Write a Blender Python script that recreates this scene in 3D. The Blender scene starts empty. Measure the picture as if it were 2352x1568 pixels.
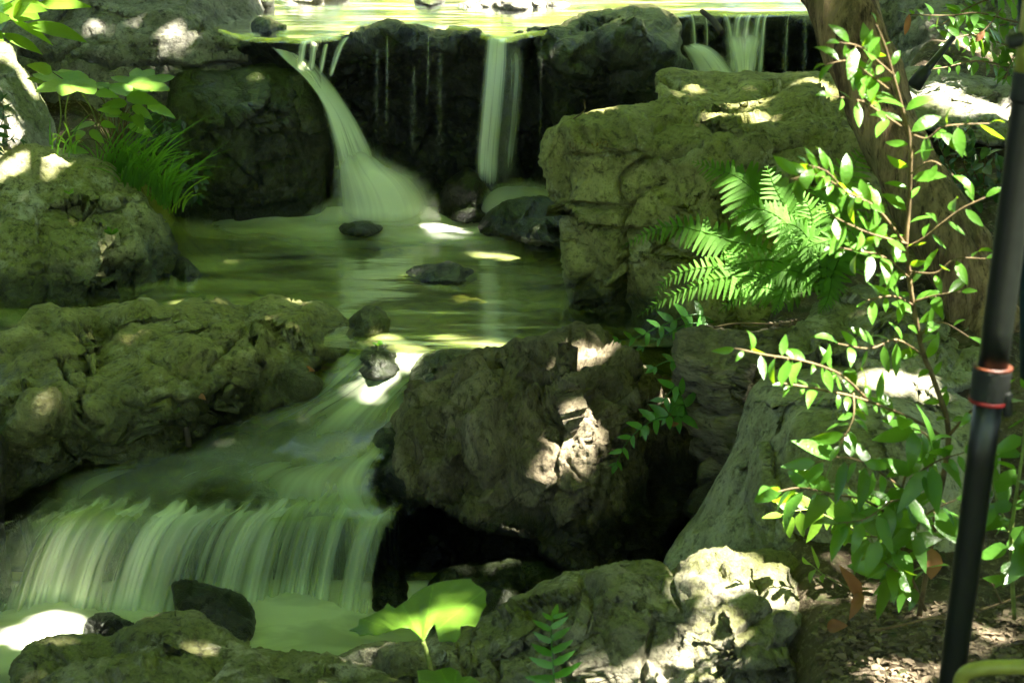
import bpy, bmesh, math, random
import numpy as np
from mathutils import Vector, Matrix, geometry

# ---------------------------------------------------------------- camera, sky, sun, exposure
scene = bpy.context.scene
COL = scene.collection
PITCH, FPX, CZ = math.radians(17.0), 4717.0, 2.0
cam_d = bpy.data.cameras.new("camera")
cam = bpy.data.objects.new("camera", cam_d)
COL.objects.link(cam)
cam.location = (0, 0, CZ)
cam.rotation_euler = (math.radians(90) - PITCH, 0, 0)
cam_d.sensor_width = 36
cam_d.lens = 36 * FPX / 2352
cam_d.clip_start, cam_d.clip_end = 0.05, 300
cam_d.dof.use_dof = True
cam_d.dof.focus_distance = 5.3
cam_d.dof.aperture_fstop = 9.0
scene.camera = cam

SUN_EL, SUN_AZ = math.radians(66), math.radians(110)      # azimuth clockwise from +Y
SUN = np.array([math.cos(SUN_EL) * math.sin(SUN_AZ), math.cos(SUN_EL) * math.cos(SUN_AZ), math.sin(SUN_EL)])
world = bpy.data.worlds.new("World")
scene.world = world
world.use_nodes = True
wn = world.node_tree
sky = wn.nodes.new("ShaderNodeTexSky")
sky.sky_type = 'NISHITA'
sky.sun_disc = False
sky.sun_elevation = SUN_EL
sky.sun_rotation = SUN_AZ
bg = wn.nodes["Background"]
bg.inputs[1].default_value = 0.05
wn.links.new(sky.outputs[0], bg.inputs[0])
sd = bpy.data.lights.new("sun", 'SUN')
sd.energy = 3.6
sd.angle = math.radians(0.5)
sd.color = (1.0, 0.94, 0.82)
so = bpy.data.objects.new("sun", sd)
COL.objects.link(so)
so.rotation_euler = Vector(-SUN).to_track_quat('-Z', 'Y').to_euler()
so.location = (4, -2, 12)
scene.view_settings.view_transform = 'Standard'
scene.view_settings.look = 'None'
scene.view_settings.gamma = 1
scene.view_settings.exposure = 4.4
scene.render.engine = 'CYCLES'
cy = scene.cycles
cy.use_denoising = True
cy.max_bounces = 10
cy.diffuse_bounces = 5
cy.glossy_bounces = 3
cy.transmission_bounces = 6
cy.transparent_max_bounces = 24
cy.sample_clamp_indirect = 4.0
cy.caustics_reflective = False
cy.caustics_refractive = False

# ---------------------------------------------------------------- helpers
Z0, ZC, ZM, ZU = 0.0, 0.216, 0.42, 1.0                     # lower pool, crest, middle pool, upper pool
CP, SP = math.cos(PITCH), math.sin(PITCH)

def rays(u, v):
    x = (np.asarray(u, float) - 1176) / FPX
    y = (784 - np.asarray(v, float)) / FPX
    return np.stack([x, CP + y * SP, -SP + y * CP], -1)

def atY(u, v, Y):
    d = rays(u, v)
    t = np.asarray(Y, float) / d[..., 1]
    return np.array([0, 0, CZ]) + d * t[..., None]

def atZ(u, v, z):
    d = rays(u, v)
    t = (np.asarray(z, float) - CZ) / d[..., 2]
    return np.array([0, 0, CZ]) + d * t[..., None]

def P(u, v, d):                                            # d < 2 is a height, otherwise a distance
    return atZ(u, v, d) if d < 2 else atY(u, v, d)

def depth_of(u, v, d):
    return float(atZ(u, v, d)[1]) if d < 2 else d

def hash3(ix, iy, iz, k=0):
    h = (ix.astype(np.uint32) * np.uint32(374761393) + iy.astype(np.uint32) * np.uint32(668265263)
         + iz.astype(np.uint32) * np.uint32(2147483647 - 1013) + np.uint32((k * 974711 + 1013904223) % 4294967296))
    h = (h ^ (h >> np.uint32(13))) * np.uint32(1274126177)
    h = (h ^ (h >> np.uint32(16))) * np.uint32(2246822519)
    return h ^ (h >> np.uint32(15))

GR = np.array([[1,1,0],[-1,1,0],[1,-1,0],[-1,-1,0],[1,0,1],[-1,0,1],[1,0,-1],[-1,0,-1],
               [0,1,1],[0,-1,1],[0,1,-1],[0,-1,-1],[1,1,0],[-1,1,0],[0,-1,1],[0,-1,-1]], float)

def perlin(p, k=0):
    p = np.asarray(p, float)
    i = np.floor(p).astype(np.int64)
    f = p - i
    w = f * f * f * (f * (f * 6 - 15) + 10)
    out = 0
    for dx in (0, 1):
        for dy in (0, 1):
            for dz in (0, 1):
                g = GR[hash3(i[:, 0] + dx, i[:, 1] + dy, i[:, 2] + dz, k) & np.uint32(15)]
                d = (g * (f - np.array([dx, dy, dz]))).sum(1)
                ww = (w[:, 0] if dx else 1 - w[:, 0]) * (w[:, 1] if dy else 1 - w[:, 1]) * (w[:, 2] if dz else 1 - w[:, 2])
                out = out + d * ww
    return out

def fbm(p, octv=4, k=0, gain=.5):
    s, a = 0, 1.0
    for o in range(octv):
        s = s + a * perlin(p * 2 ** o + 17.3 * o, k + o)
        a *= gain
    return s

def ridged(p, octv=4, k=0):
    s, a = 0, 1.0
    for o in range(octv):
        s = s + a * (1 - np.abs(perlin(p * 2 ** o + 9.1 * o, k + o)) * 2)
        a *= .5
    return s - 1.2

def sstep(a, b, x):
    t = np.clip((x - a) / (b - a), 0, 1)
    return t * t * (3 - 2 * t)

def catmull(pts, n=8, closed=False):
    p = np.asarray(pts, float)
    m = len(p)
    out = []
    rng = range(m) if closed else range(m - 1)
    for i in rng:
        if closed:
            a, b, c, d = p[i - 1], p[i], p[(i + 1) % m], p[(i + 2) % m]
        else:
            a, b, c, d = p[max(i - 1, 0)], p[i], p[i + 1], p[min(i + 2, m - 1)]
        for t in np.linspace(0, 1, n, endpoint=False):
            out.append(.5 * ((2 * b) + (c - a) * t + (2 * a - 5 * b + 4 * c - d) * t * t + (3 * b - a - 3 * c + d) * t ** 3))
    if not closed:
        out.append(p[-1])
    return np.array(out)

def resample(p, step, closed=False):
    q = np.vstack([p, p[:1]]) if closed else p
    L = np.concatenate([[0], np.cumsum(np.linalg.norm(np.diff(q, axis=0), axis=1))])
    n = max(3, int(L[-1] / step))
    s = np.linspace(0, L[-1], n, endpoint=not closed)
    return np.stack([np.interp(s, L, q[:, j]) for j in range(q.shape[1])], 1)

def tag(o, label=None, cat=None, group=None, kind=None):
    if label: o["label"] = label
    if cat: o["category"] = cat
    if group: o["group"] = group
    if kind: o["kind"] = kind
    return o

def mesh_obj(name, V, F, mat, parent=None, smooth=True, attrs=None, uv=None):
    me = bpy.data.meshes.new(name)
    me.from_pydata([tuple(map(float, v)) for v in V], [], [tuple(map(int, f)) for f in F])
    if smooth:
        me.polygons.foreach_set("use_smooth", [True] * len(me.polygons))
    for an, av in (attrs or {}).items():
        at = me.attributes.new(an, 'FLOAT', 'POINT')
        at.data.foreach_set("value", np.asarray(av, np.float32))
    if uv is not None:
        ul = me.uv_layers.new(name="UVMap")
        li = np.empty(len(me.loops), np.int32)
        me.loops.foreach_get("vertex_index", li)
        ul.data.foreach_set("uv", np.asarray(uv, np.float32)[li].ravel())
    me.update()
    o = bpy.data.objects.new(name, me)
    COL.objects.link(o)
    me.materials.append(mat)
    if parent:
        o.parent = parent
        o.matrix_parent_inverse = Matrix.Translation(-parent.location)
    return o

def empty(name, loc):
    o = bpy.data.objects.new(name, None)
    o.location = tuple(map(float, loc))
    o.empty_display_size = .05
    COL.objects.link(o)
    return o

# ---------------------------------------------------------------- materials
class NT:
    def __init__(s, name):
        s.m = bpy.data.materials.new(name)
        s.m.use_nodes = True
        s.t = s.m.node_tree
        s.t.nodes.clear()
        s.out = s.t.nodes.new("ShaderNodeOutputMaterial")
    def n(s, typ, ins=None, **kw):
        nd = s.t.nodes.new("ShaderNode" + typ)
        for k, v in kw.items():
            setattr(nd, k, v)
        for k, v in (ins or {}).items():
            s.put(nd.inputs[k], v)
        return nd
    def put(s, sock, v):
        if isinstance(v, bpy.types.NodeSocket): s.t.links.new(v, sock)
        elif isinstance(v, bpy.types.Node): s.t.links.new(v.outputs[0], sock)
        elif isinstance(v, (tuple, list)) and len(v) == 3 and sock.type == 'RGBA': sock.default_value = (*v, 1)
        else: sock.default_value = v
    def noise(s, vec, scale, detail=5, rough=.6, dist=0.0):
        return s.n("TexNoise", {"Vector": vec, "Scale": scale, "Detail": detail, "Roughness": rough, "Distortion": dist}).outputs[0]
    def ramp(s, fac, *stops):
        r = s.n("ValToRGB", {0: fac})
        e = r.color_ramp.elements
        while len(e) < len(stops): e.new(.5)
        for i, (p, c) in enumerate(stops):
            e[i].position = p
            e[i].color = (*c, 1) if isinstance(c, (tuple, list)) else (c, c, c, 1)
        return r.outputs[0]
    def step(s, v, a, b):
        return s.n("MapRange", {0: v, 1: a, 2: b, 3: 0.0, 4: 1.0}, interpolation_type='SMOOTHSTEP', clamp=True).outputs[0]
    def math(s, op, a, b=0.0, clamp=False):
        return s.n("Math", {0: a, 1: b}, operation=op, use_clamp=clamp).outputs[0]
    def mix(s, f, a, b, blend='MIX'):
        nd = s.n("Mix", data_type='RGBA', blend_type=blend)
        s.put(nd.inputs[0], f); s.put(nd.inputs[6], a); s.put(nd.inputs[7], b)
        return nd.outputs[2]
    def bump(s, h, dist, strength=1.0, normal=None):
        ins = {"Height": h, "Distance": dist, "Strength": strength}
        if normal is not None: ins["Normal"] = normal
        return s.n("Bump", ins).outputs[0]
    def map(s, vec, scale=(1, 1, 1), rot=(0, 0, 0)):
        return s.n("Mapping", {0: vec, 2: rot, 3: scale}).outputs[0]
    def done(s, sh):
        s.t.links.new(sh if isinstance(sh, bpy.types.NodeSocket) else sh.outputs[0], s.out.inputs[0])
        return s.m

def rock_mat(name, c1, c2, moss, moss_amt=.5, wet_z=-9.0, wet_w=.05, spec=.3, rough=.85, pale=None, pale_amt=.0,
             crack=.65, fine=1.0, stretch=(1, 1, 1), rot=(0, 0, 0), damp=0.0):
    t = NT(name)
    g = t.n("NewGeometry")
    pos = g.outputs["Position"]
    ps = t.map(pos, stretch, rot)
    n1 = t.noise(ps, 4.0, 8, .68, .6)
    n2 = t.noise(pos, 2.2, 6, .65)
    n3 = t.noise(ps, 38, 6, .72)
    n5 = t.noise(ps, 120, 4, .75)
    n4 = t.noise(ps, 14, 6, .7, .4)
    base = t.mix(t.step(n1, .34, .66), c1, c2)
    nz = t.n("SeparateXYZ", {0: g.outputs["Normal"]}).outputs[2]
    mm = t.math('ADD', t.math('ADD', t.math('MULTIPLY', n2, 1.2), t.math('MULTIPLY', n4, .45)), t.math('MULTIPLY', nz, .22))
    mmask = t.step(mm, 1.12 - moss_amt * .62, 1.28 - moss_amt * .50)
    mossc = t.mix(n3, tuple(.62 * x for x in moss), tuple(1.35 * x for x in moss))
    base = t.mix(t.math('MULTIPLY', mmask, .9), base, mossc)
    if pale:
        pm = t.step(t.noise(pos, 6.5, 5, .7), .58 - pale_amt * .25, .68 - pale_amt * .2)
        base = t.mix(t.math('MULTIPLY', pm, .75), base, pale)
    base = t.mix(t.step(n3, .52, .30), base, tuple(.35 * x for x in c1))  # speckle darkest in the bump's lows, standing in for cavity shade
    base = t.mix(t.math('MULTIPLY', t.step(n4, .62, .76), .35), base, tuple(min(.6, 1.9 * x) for x in c2))
    base = t.mix(t.math('MULTIPLY', t.step(n5, .48, .34), .40), base, tuple(.3 * x for x in c1))
    base = t.mix(t.math('MULTIPLY', t.step(n5, .58, .70), .22), base, tuple(min(.6, 2.2 * x) for x in c2))
    # distorted crack network
    cv = t.n("VectorMath", {0: ps, 1: t.n("VectorMath", {0: t.n("TexNoise", {"Vector": ps, "Scale": 5.0, "Detail": 4.0}).outputs[1], 1: (.22, .22, .22)}, operation='MULTIPLY').outputs[0]}, operation='ADD').outputs[0]
    vo = t.n("TexVoronoi", {"Vector": cv, "Scale": 3.2}, feature='DISTANCE_TO_EDGE').outputs[0]
    cr = t.step(vo, 0.0, .016)
    crm = t.math('MULTIPLY', t.math('SUBTRACT', 1.0, cr), t.math('MULTIPLY', t.step(n2, .46, .62), crack))
    base = t.mix(t.math('MULTIPLY', crm, .75), base, tuple(.18 * x for x in c1))
    pz = t.n("SeparateXYZ", {0: pos}).outputs[2]
    wz = t.math('ADD', pz, t.math('MULTIPLY', t.math('SUBTRACT', n4, .5), wet_w * 1.6))
    wet = t.step(wz, wet_z + wet_w, wet_z)
    if damp:
        wet = t.math('MAXIMUM', wet, t.math('MULTIPLY', t.step(n2, .75 - damp * .5, .9 - damp * .5), 1.0))
    base = t.mix(wet, base, t.mix(1.0, base, (.24, .27, .24), 'MULTIPLY'))
    rg = t.n("MapRange", {0: wet, 1: 0.0, 2: 1.0, 3: rough, 4: .28}).outputs[0]
    b = t.bump(n1, .05, 1.0)
    b = t.bump(n4, .020, 1.0 * fine, b)
    b = t.bump(n3, .008, 1.0 * fine, b)
    b = t.bump(n5, .0022, .9 * fine, b)
    b = t.bump(cr, .012, .6 * crack, b)
    pr = t.n("BsdfPrincipled", {"Base Color": base, "Roughness": rg, "Normal": b, "Specular IOR Level": spec})
    return t.done(pr)
# ---------------------------------------------------------------- rocks: closed solids with facets, joints and weathering
def inside(poly, q):
    x, y = q[:, 0], q[:, 1]
    r = np.zeros(len(q), bool)
    j = len(poly) - 1
    for i in range(len(poly)):
        xi, yi, xj, yj = *poly[i], *poly[j]
        c = ((yi > y) != (yj > y))
        if c.any():
            r ^= c & (x < (xj - xi) * (y - yi) / ((yj - yi) or 1e-9) + xi)
        j = i
    return r

def edist(poly, q):
    d = np.full(len(q), 1e9)
    for i in range(0, len(q), 4000):
        d[i:i + 4000] = np.sqrt(((q[i:i + 4000, None] - poly[None]) ** 2).sum(2).min(1))
    return d

def rbf(ctrl, q):
    c = np.array([(a, b) for a, b, _ in ctrl], float) / 100
    y = np.array([depth_of(*k) for k in ctrl])
    n = len(c)
    A = np.sqrt(((c[:, None] - c[None]) ** 2).sum(2) + .02)
    B = np.hstack([np.ones((n, 1)), c])
    M = np.block([[A, B], [B.T, np.zeros((3, 3))]])
    M[:n, :n] += np.eye(n) * 1e-3
    w = np.linalg.lstsq(M, np.concatenate([y, np.zeros(3)]), rcond=None)[0]
    q = q / 100
    out = np.empty(len(q))
    for i in range(0, len(q), 4000):
        k = q[i:i + 4000]
        out[i:i + 4000] = np.sqrt(((k[:, None] - c[None]) ** 2).sum(2) + .02) @ w[:n] + w[n] + k @ w[n + 1:]
    return out

def vnormals(V, F):
    fn = np.cross(V[F[:, 1]] - V[F[:, 0]], V[F[:, 2]] - V[F[:, 0]])
    N = np.zeros_like(V)
    for j in range(3):
        np.add.at(N, F[:, j], fn)
    return N / (np.linalg.norm(N, axis=1, keepdims=True) + 1e-12)

def facets(p, k, size):
    rs = np.random.RandomState(k)
    lo, hi = p.min(0) - size, p.max(0) + size
    n = int(np.clip(np.prod((hi - lo) / size), 12, 260))
    s = lo + rs.rand(n, 3) * (hi - lo)
    g = rs.randn(n, 3)
    out = np.empty(len(p))
    for i in range(0, len(p), 3000):
        q = p[i:i + 3000]
        d = np.sqrt(((q[:, None] - s[None]) ** 2).sum(2))
        o = np.argpartition(d, 1, axis=1)[:, :2]
        d2 = np.take_along_axis(d, o, 1)
        sw = d2[:, 0] > d2[:, 1]
        o[sw] = o[sw][:, ::-1]
        d2.sort(axis=1)
        e = sstep(0, .22 * size, d2[:, 1] - d2[:, 0])
        a, b = o[:, 0], o[:, 1]
        va = ((q - s[a]) * g[a]).sum(1) / size
        vb = ((q - s[b]) * g[b]).sum(1) / size
        out[i:i + 3000] = np.clip(va * (.5 + .5 * e) + vb * (.5 - .5 * e), -1.5, 1.5) - .35 * (1 - e)
    return out

def rock(name, label, outline, ctrl, mat, step=6, thick=.3, amp=.02, ns=5.0, rnd=26, rdep=.10, facet=.012, fsize=.14,
         cracks=(), crack_d=.02, crack_w=5, strata=0.0, ridge=.0, cat="rock", group=None, parent=None, seed=None, kind=None, stretch=(1, 1, 1), chisel=None):
    seed = seed if seed is not None else (len(label) * 131 + int(outline[0][0] * 7 + outline[1][1])) % 9973
    poly = resample(catmull([o[:2] for o in outline], 6, True), step, True)
    lo, hi = poly.min(0), poly.max(0)
    gx, gy = np.meshgrid(np.arange(lo[0], hi[0], step), np.arange(lo[1], hi[1], step * .87))
    gx = gx + (np.arange(gx.shape[0]) % 2)[:, None] * step * .5
    q = np.stack([gx.ravel(), gy.ravel()], 1)
    q += np.random.RandomState(seed).uniform(-.2, .2, q.shape) * step
    q = q[inside(poly, q)]
    q = q[edist(poly, q) > step * .7]
    allp = np.vstack([poly, q])
    vs, es, fs = geometry.delaunay_2d_cdt([Vector(a) for a in allp], [], [list(range(len(poly)))], 1, 1e-4)[:3]
    q = np.array([tuple(a) for a in vs])
    F = np.array([list(f) for f in fs if len(f) == 3])
    d = edist(poly, q)
    ed = {}
    for f in F:
        for a, b in ((f[0], f[1]), (f[1], f[2]), (f[2], f[0])):
            ed[(min(a, b), max(a, b))] = ed.get((min(a, b), max(a, b)), 0) + 1
    bnd = set()
    for (a, b), c in ed.items():
        if c == 1: bnd.update((a, b))
    isb = np.zeros(len(q), bool)
    isb[list(bnd)] = True
    d[isb] = 0
    Yf = rbf(ctrl, q)
    e = np.clip(d / rnd, 0, 1)
    Yf = Yf + rdep * (1 - np.sqrt(np.clip(1 - (1 - e) ** 2, 0, 1)))
    Yb = Yf + thick * np.sqrt(np.clip(d / (.45 * d.max()), 0, 1))
    Vf, Vb = atY(q[:, 0], q[:, 1], Yf), atY(q[:, 0], q[:, 1], Yb)
    idx = np.arange(len(q))
    back = np.where(isb, idx, -1)
    nb = (~isb).sum()
    back[~isb] = len(q) + np.arange(nb)
    V = np.vstack([Vf, Vb[~isb]])
    Fb = back[F][:, ::-1]
    Fa = np.vstack([F, Fb])
    N = vnormals(V, Fa)
    view = V - np.array([0, 0, CZ])
    if (N[:len(q)] * view[:len(q)]).sum() > 0:
        Fa = Fa[:, ::-1]
        N = -N
    st = np.array(stretch)
    k = seed
    edge_w = .45 + .55 * sstep(0, 24, np.concatenate([d, d[~isb]]))
    size = np.linalg.norm(V.max(0) - V.min(0))
    nch, dch, tilt = chisel or (int(np.clip(size * 55, 10, 90)), .030 * min(size, .7), .38)
    V = V + N * (edge_w * amp * 1.1 * fbm(V * ns * .5 * st, 3, k + 60))[:, None]
    N = vnormals(V, Fa)
    rs = np.random.RandomState(k + 5)
    Vs, Ns = V.copy(), N.copy()
    best, bn = np.zeros(len(V)), np.zeros_like(V)
    dall = np.concatenate([d, d[~isb]])
    for c in rs.randint(0, len(q), nch):                    # break flat faces off the rounded lump
        nn = Ns[c] + rs.randn(3) * tilt
        nn /= np.linalg.norm(nn)
        ex = (Vs - Vs[c]) @ nn + dch * rs.uniform(.1, 1.0)
        R = np.linalg.norm(Vs - Vs[c], axis=1)
        ex = ex * sstep(.40 * size, .22 * size, R)
        b = ex > best
        best[b] = ex[b]
        bn[b] = nn
    best = dch * 2.0 * np.tanh(best / (dch * 2.0)) * (.12 + .88 * sstep(0, 45, dall))
    V = V - bn * best[:, None] + N * (.35 * dch)
    N = vnormals(V, Fa)
    disp = amp * fbm(V * ns * st, 5, k, .52) * .75
    if facet: disp = disp + .6 * facet * facets(V * st + .05 * np.stack([fbm(V * 4, 2, k + j) for j in range(3)], 1), k, fsize)
    disp = disp + facet * .4 * facets(V * st + .02 * np.stack([fbm(V * 9, 2, k + 30 + j) for j in range(3)], 1), k + 1, fsize * .42)
    if ridge: disp = disp + ridge * ridged(V * ns * 1.6 * st, 4, k + 50)
    disp = disp + amp * .34 * fbm(V * ns * 7 * st, 3, k + 90)
    if strata:
        zz = V[:, 2] * 16 + 1.2 * fbm(V * 2.5, 3, k + 7)
        disp = disp + strata * (perlin(np.stack([zz * 0 + 3.3, V[:, 0] * .7, zz], 1), k + 3) + .5 * perlin(np.stack([zz * 0, V[:, 0], zz * 2.7], 1), k + 5))
    dall = np.concatenate([d, d[~isb]])
    disp = disp * (.45 + .55 * sstep(0, 24, dall))
    if len(cracks):
        qa = np.vstack([q, q[~isb]])
        wob = np.stack([fbm(V * 9, 3, k + 11), fbm(V * 9, 3, k + 12)], 1) * 14
        cd = np.zeros(len(V))
        for c in cracks:
            w, dep = crack_w, crack_d
            if not isinstance(c[0], (tuple, list)):
                w, dep, c = c[0], c[1], c[2:]
            dd = edist(resample(catmull(c, 6), 2.0), qa + wob)
            cd = np.maximum(cd, dep * np.exp(-(dd / w) ** 2))
        cd[len(q):] = 0
        disp = disp - cd
    V = V + N * disp[:, None]
    o = mesh_obj(name, V, Fa, mat, parent)
    if not parent:
        tag(o, label, cat, group, kind)
    return o
# ---------------------------------------------------------------- stone materials
M_olive = rock_mat("olive_stone", (.16, .155, .06), (.42, .41, .16), (.22, .22, .065), .42, wet_z=.47, wet_w=.05, pale=(.44, .44, .28), pale_amt=.08)
M_grey = rock_mat("grey_green_stone", (.17, .17, .08), (.43, .43, .21), (.22, .235, .07), .45, wet_z=.48, wet_w=.06, pale=(.46, .46, .34), pale_amt=.18)
M_shelf = rock_mat("shelf_stone", (.19, .175, .07), (.44, .42, .175), (.23, .225, .07), .42, wet_z=.39, wet_w=.11, crack=.7, pale=(.46, .44, .28), pale_amt=.15)
M_brown = rock_mat("brown_stone", (.10, .08, .048), (.25, .21, .135), (.11, .10, .04), .16, wet_z=.20, wet_w=.06, stretch=(1.5, 1.5, .8))
M_wet = rock_mat("wet_black_stone", (.009, .009, .007), (.034, .034, .026), (.035, .055, .012), .34, wet_z=.2, rough=.42, spec=.5)
M_moss = rock_mat("mossy_wet_stone", (.018, .019, .011), (.055, .057, .032), (.05, .07, .014), .55, wet_z=.47, rough=.30, spec=.5)
M_layer = rock_mat("layered_stone", (.11, .09, .06), (.27, .235, .17), (.12, .11, .05), .2, wet_z=.3, wet_w=.06, stretch=(.6, .6, 3.2))
M_pale = rock_mat("pale_stone", (.20, .19, .15), (.42, .40, .33), (.15, .17, .06), .36, pale=(.46, .44, .38), pale_amt=.3, crack=.6)
M_smooth = rock_mat("smooth_stone", (.21, .20, .13), (.42, .41, .28), (.19, .20, .08), .28, pale=(.42, .41, .33), pale_amt=.2, crack=.25)
M_boulder = rock_mat("weathered_stone", (.13, .125, .10), (.29, .28, .22), (.12, .13, .055), .22, pale=(.36, .35, .30), pale_amt=.15, crack=.55)
M_front = rock_mat("mottled_stone", (.12, .11, .07), (.30, .28, .2), (.15, .155, .05), .40, pale=(.42, .38, .33), pale_amt=.2)
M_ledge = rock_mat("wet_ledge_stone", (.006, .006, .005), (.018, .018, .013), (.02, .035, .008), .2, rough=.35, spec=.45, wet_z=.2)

# ---------------------------------------------------------------- ground and stream bed: one sheet
def ground_z(x, y):
    bed = np.where(y < 4.5, -.16, np.where(y < 4.64, -.16 + .10 * (y - 4.5) / .14, -.06))
    bed = np.where((y >= 4.62) & (y < 5.15), -.06 + .32 * sstep(4.95, 5.15, y), bed)
    bed = np.where((y >= 5.15), .26, bed)
    bed = np.where((x > -.35) & (y < 5.0), -.16 + .40 * sstep(4.86, 5.0, y), bed)
    y0 = 6.88 + .5 * sstep(.2, .5, x)
    bed = np.where(y > y0, .26 + (.89 - .26) * sstep(0, .3, y - y0), bed)
    bed = np.where(y > 9.5, .89 + (y - 9.5) * .25, bed)
    xr = np.interp(y, [2, 3.2, 4.0, 4.8, 5.6, 6.6, 8, 12], [.30, .45, .42, .50, .85, 1.2, 1.7, 1.8])
    hr = np.interp(y, [2, 3.4, 4.2, 4.8, 5.6, 6.6, 8, 12], [.36, .36, .45, .60, .80, 1.0, 1.25, 1.7])
    xl = np.interp(y, [2, 4.4, 5.2, 6.2, 7, 8, 12], [-1.2, -1.3, -1.55, -1.15, -1.15, -1.4, -1.8])
    hl = np.interp(y, [2, 4.4, 5.4, 6.2, 7, 8, 12], [.25, .4, .5, .72, .95, 1.2, 1.7])
    r = sstep(-.12, .16, x - xr)
    l = sstep(-.2, .25, xl - x)
    z = bed * (1 - r) * (1 - l) + hr * r + hl * l
    z = z + .10 * np.clip(np.abs(x) - 2.2, 0, 30)
    n = np.where(y < 3.0, sstep(3.0, 2.2, y), 0)
    return z * (1 - n * (1 - r)) + .25 * n * (1 - r), np.clip(1 - r - l, 0, 1)

def build_ground():
    xs = np.concatenate([np.linspace(-60, -3, 30), np.arange(-2.95, 3, .022), np.linspace(3, 60, 30)])
    ys = np.concatenate([np.linspace(-40, 1.9, 24), np.arange(1.95, 8.2, .022), np.linspace(8.25, 16, 60), np.linspace(17, 90, 25)])
    X, Y = np.meshgrid(xs, ys)
    z, b = ground_z(X.ravel(), Y.ravel())
    V = np.stack([X.ravel(), Y.ravel(), z], 1)
    near = (np.abs(V[:, 0]) < 4) & (V[:, 1] > 1.5) & (V[:, 1] < 16)
    nz = np.zeros(len(V))
    pn = V[near] * np.array([1, 1, 0])
    nz[near] = .035 * fbm(pn * 3, 4, 5) + .016 * fbm(pn * 14, 4, 8) + .02 * np.maximum(0, fbm(pn * 9, 2, 3)) * b[near]
    V[:, 2] += nz
    nx = len(xs)
    i = np.arange(len(ys) - 1)[:, None] * nx + np.arange(nx - 1)[None]
    F = np.stack([i, i + 1, i + 1 + nx, i + nx], -1).reshape(-1, 4)
    t = NT("soil_and_stream_bed")
    g = t.n("NewGeometry").outputs["Position"]
    at = t.n("Attribute", attribute_name="bed").outputs["Fac"]
    n1, n2, n3 = t.noise(g, 5, 7, .7), t.noise(g, 60, 5, .75), t.noise(g, 22, 6, .7, .5)
    soil = t.mix(t.step(n1, .35, .65), (.035, .025, .014), (.12, .095, .06))
    soil = t.mix(t.step(n2, .5, .7), soil, (.26, .21, .15))
    soil = t.mix(t.step(n3, .5, .66), soil, (.05, .06, .02))
    gs = t.map(g, (1.0, 3.2, 1))
    b1, b2 = t.noise(gs, 2.6, 6, .6, .8), t.noise(gs, 8, 6, .65, .8)
    bed = t.mix(t.step(b1, .38, .62), (.15, .165, .035), (.44, .48, .09))
    bed = t.mix(t.math('MULTIPLY', t.step(b2, .52, .64), .8), bed, (.46, .50, .11))  # bright bed streaks, partly standing in for reflections of sunlit leaves
    bed = t.mix(t.math('MULTIPLY', t.step(b2, .44, .34), .85), bed, (.045, .055, .018))
    tan = t.noise(t.map(g, (1.3, 6.0, 1)), 3.1, 4, .55)
    bed = t.mix(t.math('MULTIPLY', t.step(tan, .60, .66), .8), bed, (.40, .27, .12))
    bed = t.mix(t.n("Attribute", attribute_name="upper").outputs["Fac"], bed, t.mix(t.step(b1, .4, .62), (.40, .34, .19), (.22, .25, .07)))
    bed = t.mix(t.n("Attribute", attribute_name="algae").outputs["Fac"], t.mix(b2, (.008, .009, .006), (.03, .035, .014)), bed)  # bed without algae is near black, partly for shade in the hollow
    colr = t.mix(at, soil, bed)
    bm = t.bump(n2, .012, .9, t.bump(n3, .02, .9))
    m = t.done(t.n("BsdfPrincipled", {"Base Color": colr, "Roughness": .9, "Normal": bm, "Specular IOR Level": .2}))
    o = mesh_obj("ground", V, F, m, attrs={"bed": b, "upper": sstep(7.0, 7.2, V[:, 1]), "algae": sstep(4.95, 5.15, V[:, 1]) * (1 - sstep(6.8, 6.9, V[:, 1]) * sstep(7.6, 7.3, V[:, 1]))})
    tag(o, "dark soil bank and algae covered stream bed beneath the rocks", "ground", kind="structure")
build_ground()

# ---------------------------------------------------------------- boulders
rock("boulder", "big weathered grey boulder with a long horizontal crack, above the broad leaved plants",
     [(-90, -150), (150, -210), (400, -190), (560, -90), (600, 4), (632, 58), (662, 106), (672, 150), (630, 215), (470, 320), (300, 420), (-90, 430)],
     [(-90, -150, 7.25), (300, -180, 7.3), (560, 8, 7.0), (600, 110, 6.9), (200, 0, 6.78), (400, 20, 6.72), (480, 100, 6.66), (300, 120, 6.60), (100, 100, 6.62),
      (-60, 120, 6.62), (300, 170, 6.56), (100, 300, 6.52), (450, 230, 6.62), (300, 400, 6.5), (-80, 420, 6.5), (560, 130, 6.76), (600, 200, 6.85)],
     M_boulder, step=5, thick=1.3, amp=.022, ns=3.2, facet=.016, fsize=.3, rnd=40, rdep=.22, seed=12,
     cracks=[(5, .05, (30, 124), (90, 126), (128, 134), (200, 146), (330, 152), (400, 150), (480, 155), (560, 150)), (4, .03, (128, 132), (150, 112), (172, 92)),
             (4, .025, (400, 150), (412, 175), (405, 205)), (6, .02, (330, 160), (310, 185), (330, 215)), (4, .012, (330, 40), (300, 90), (330, 130)), (4, .012, (500, 20), (470, 70), (500, 120))])
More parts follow.
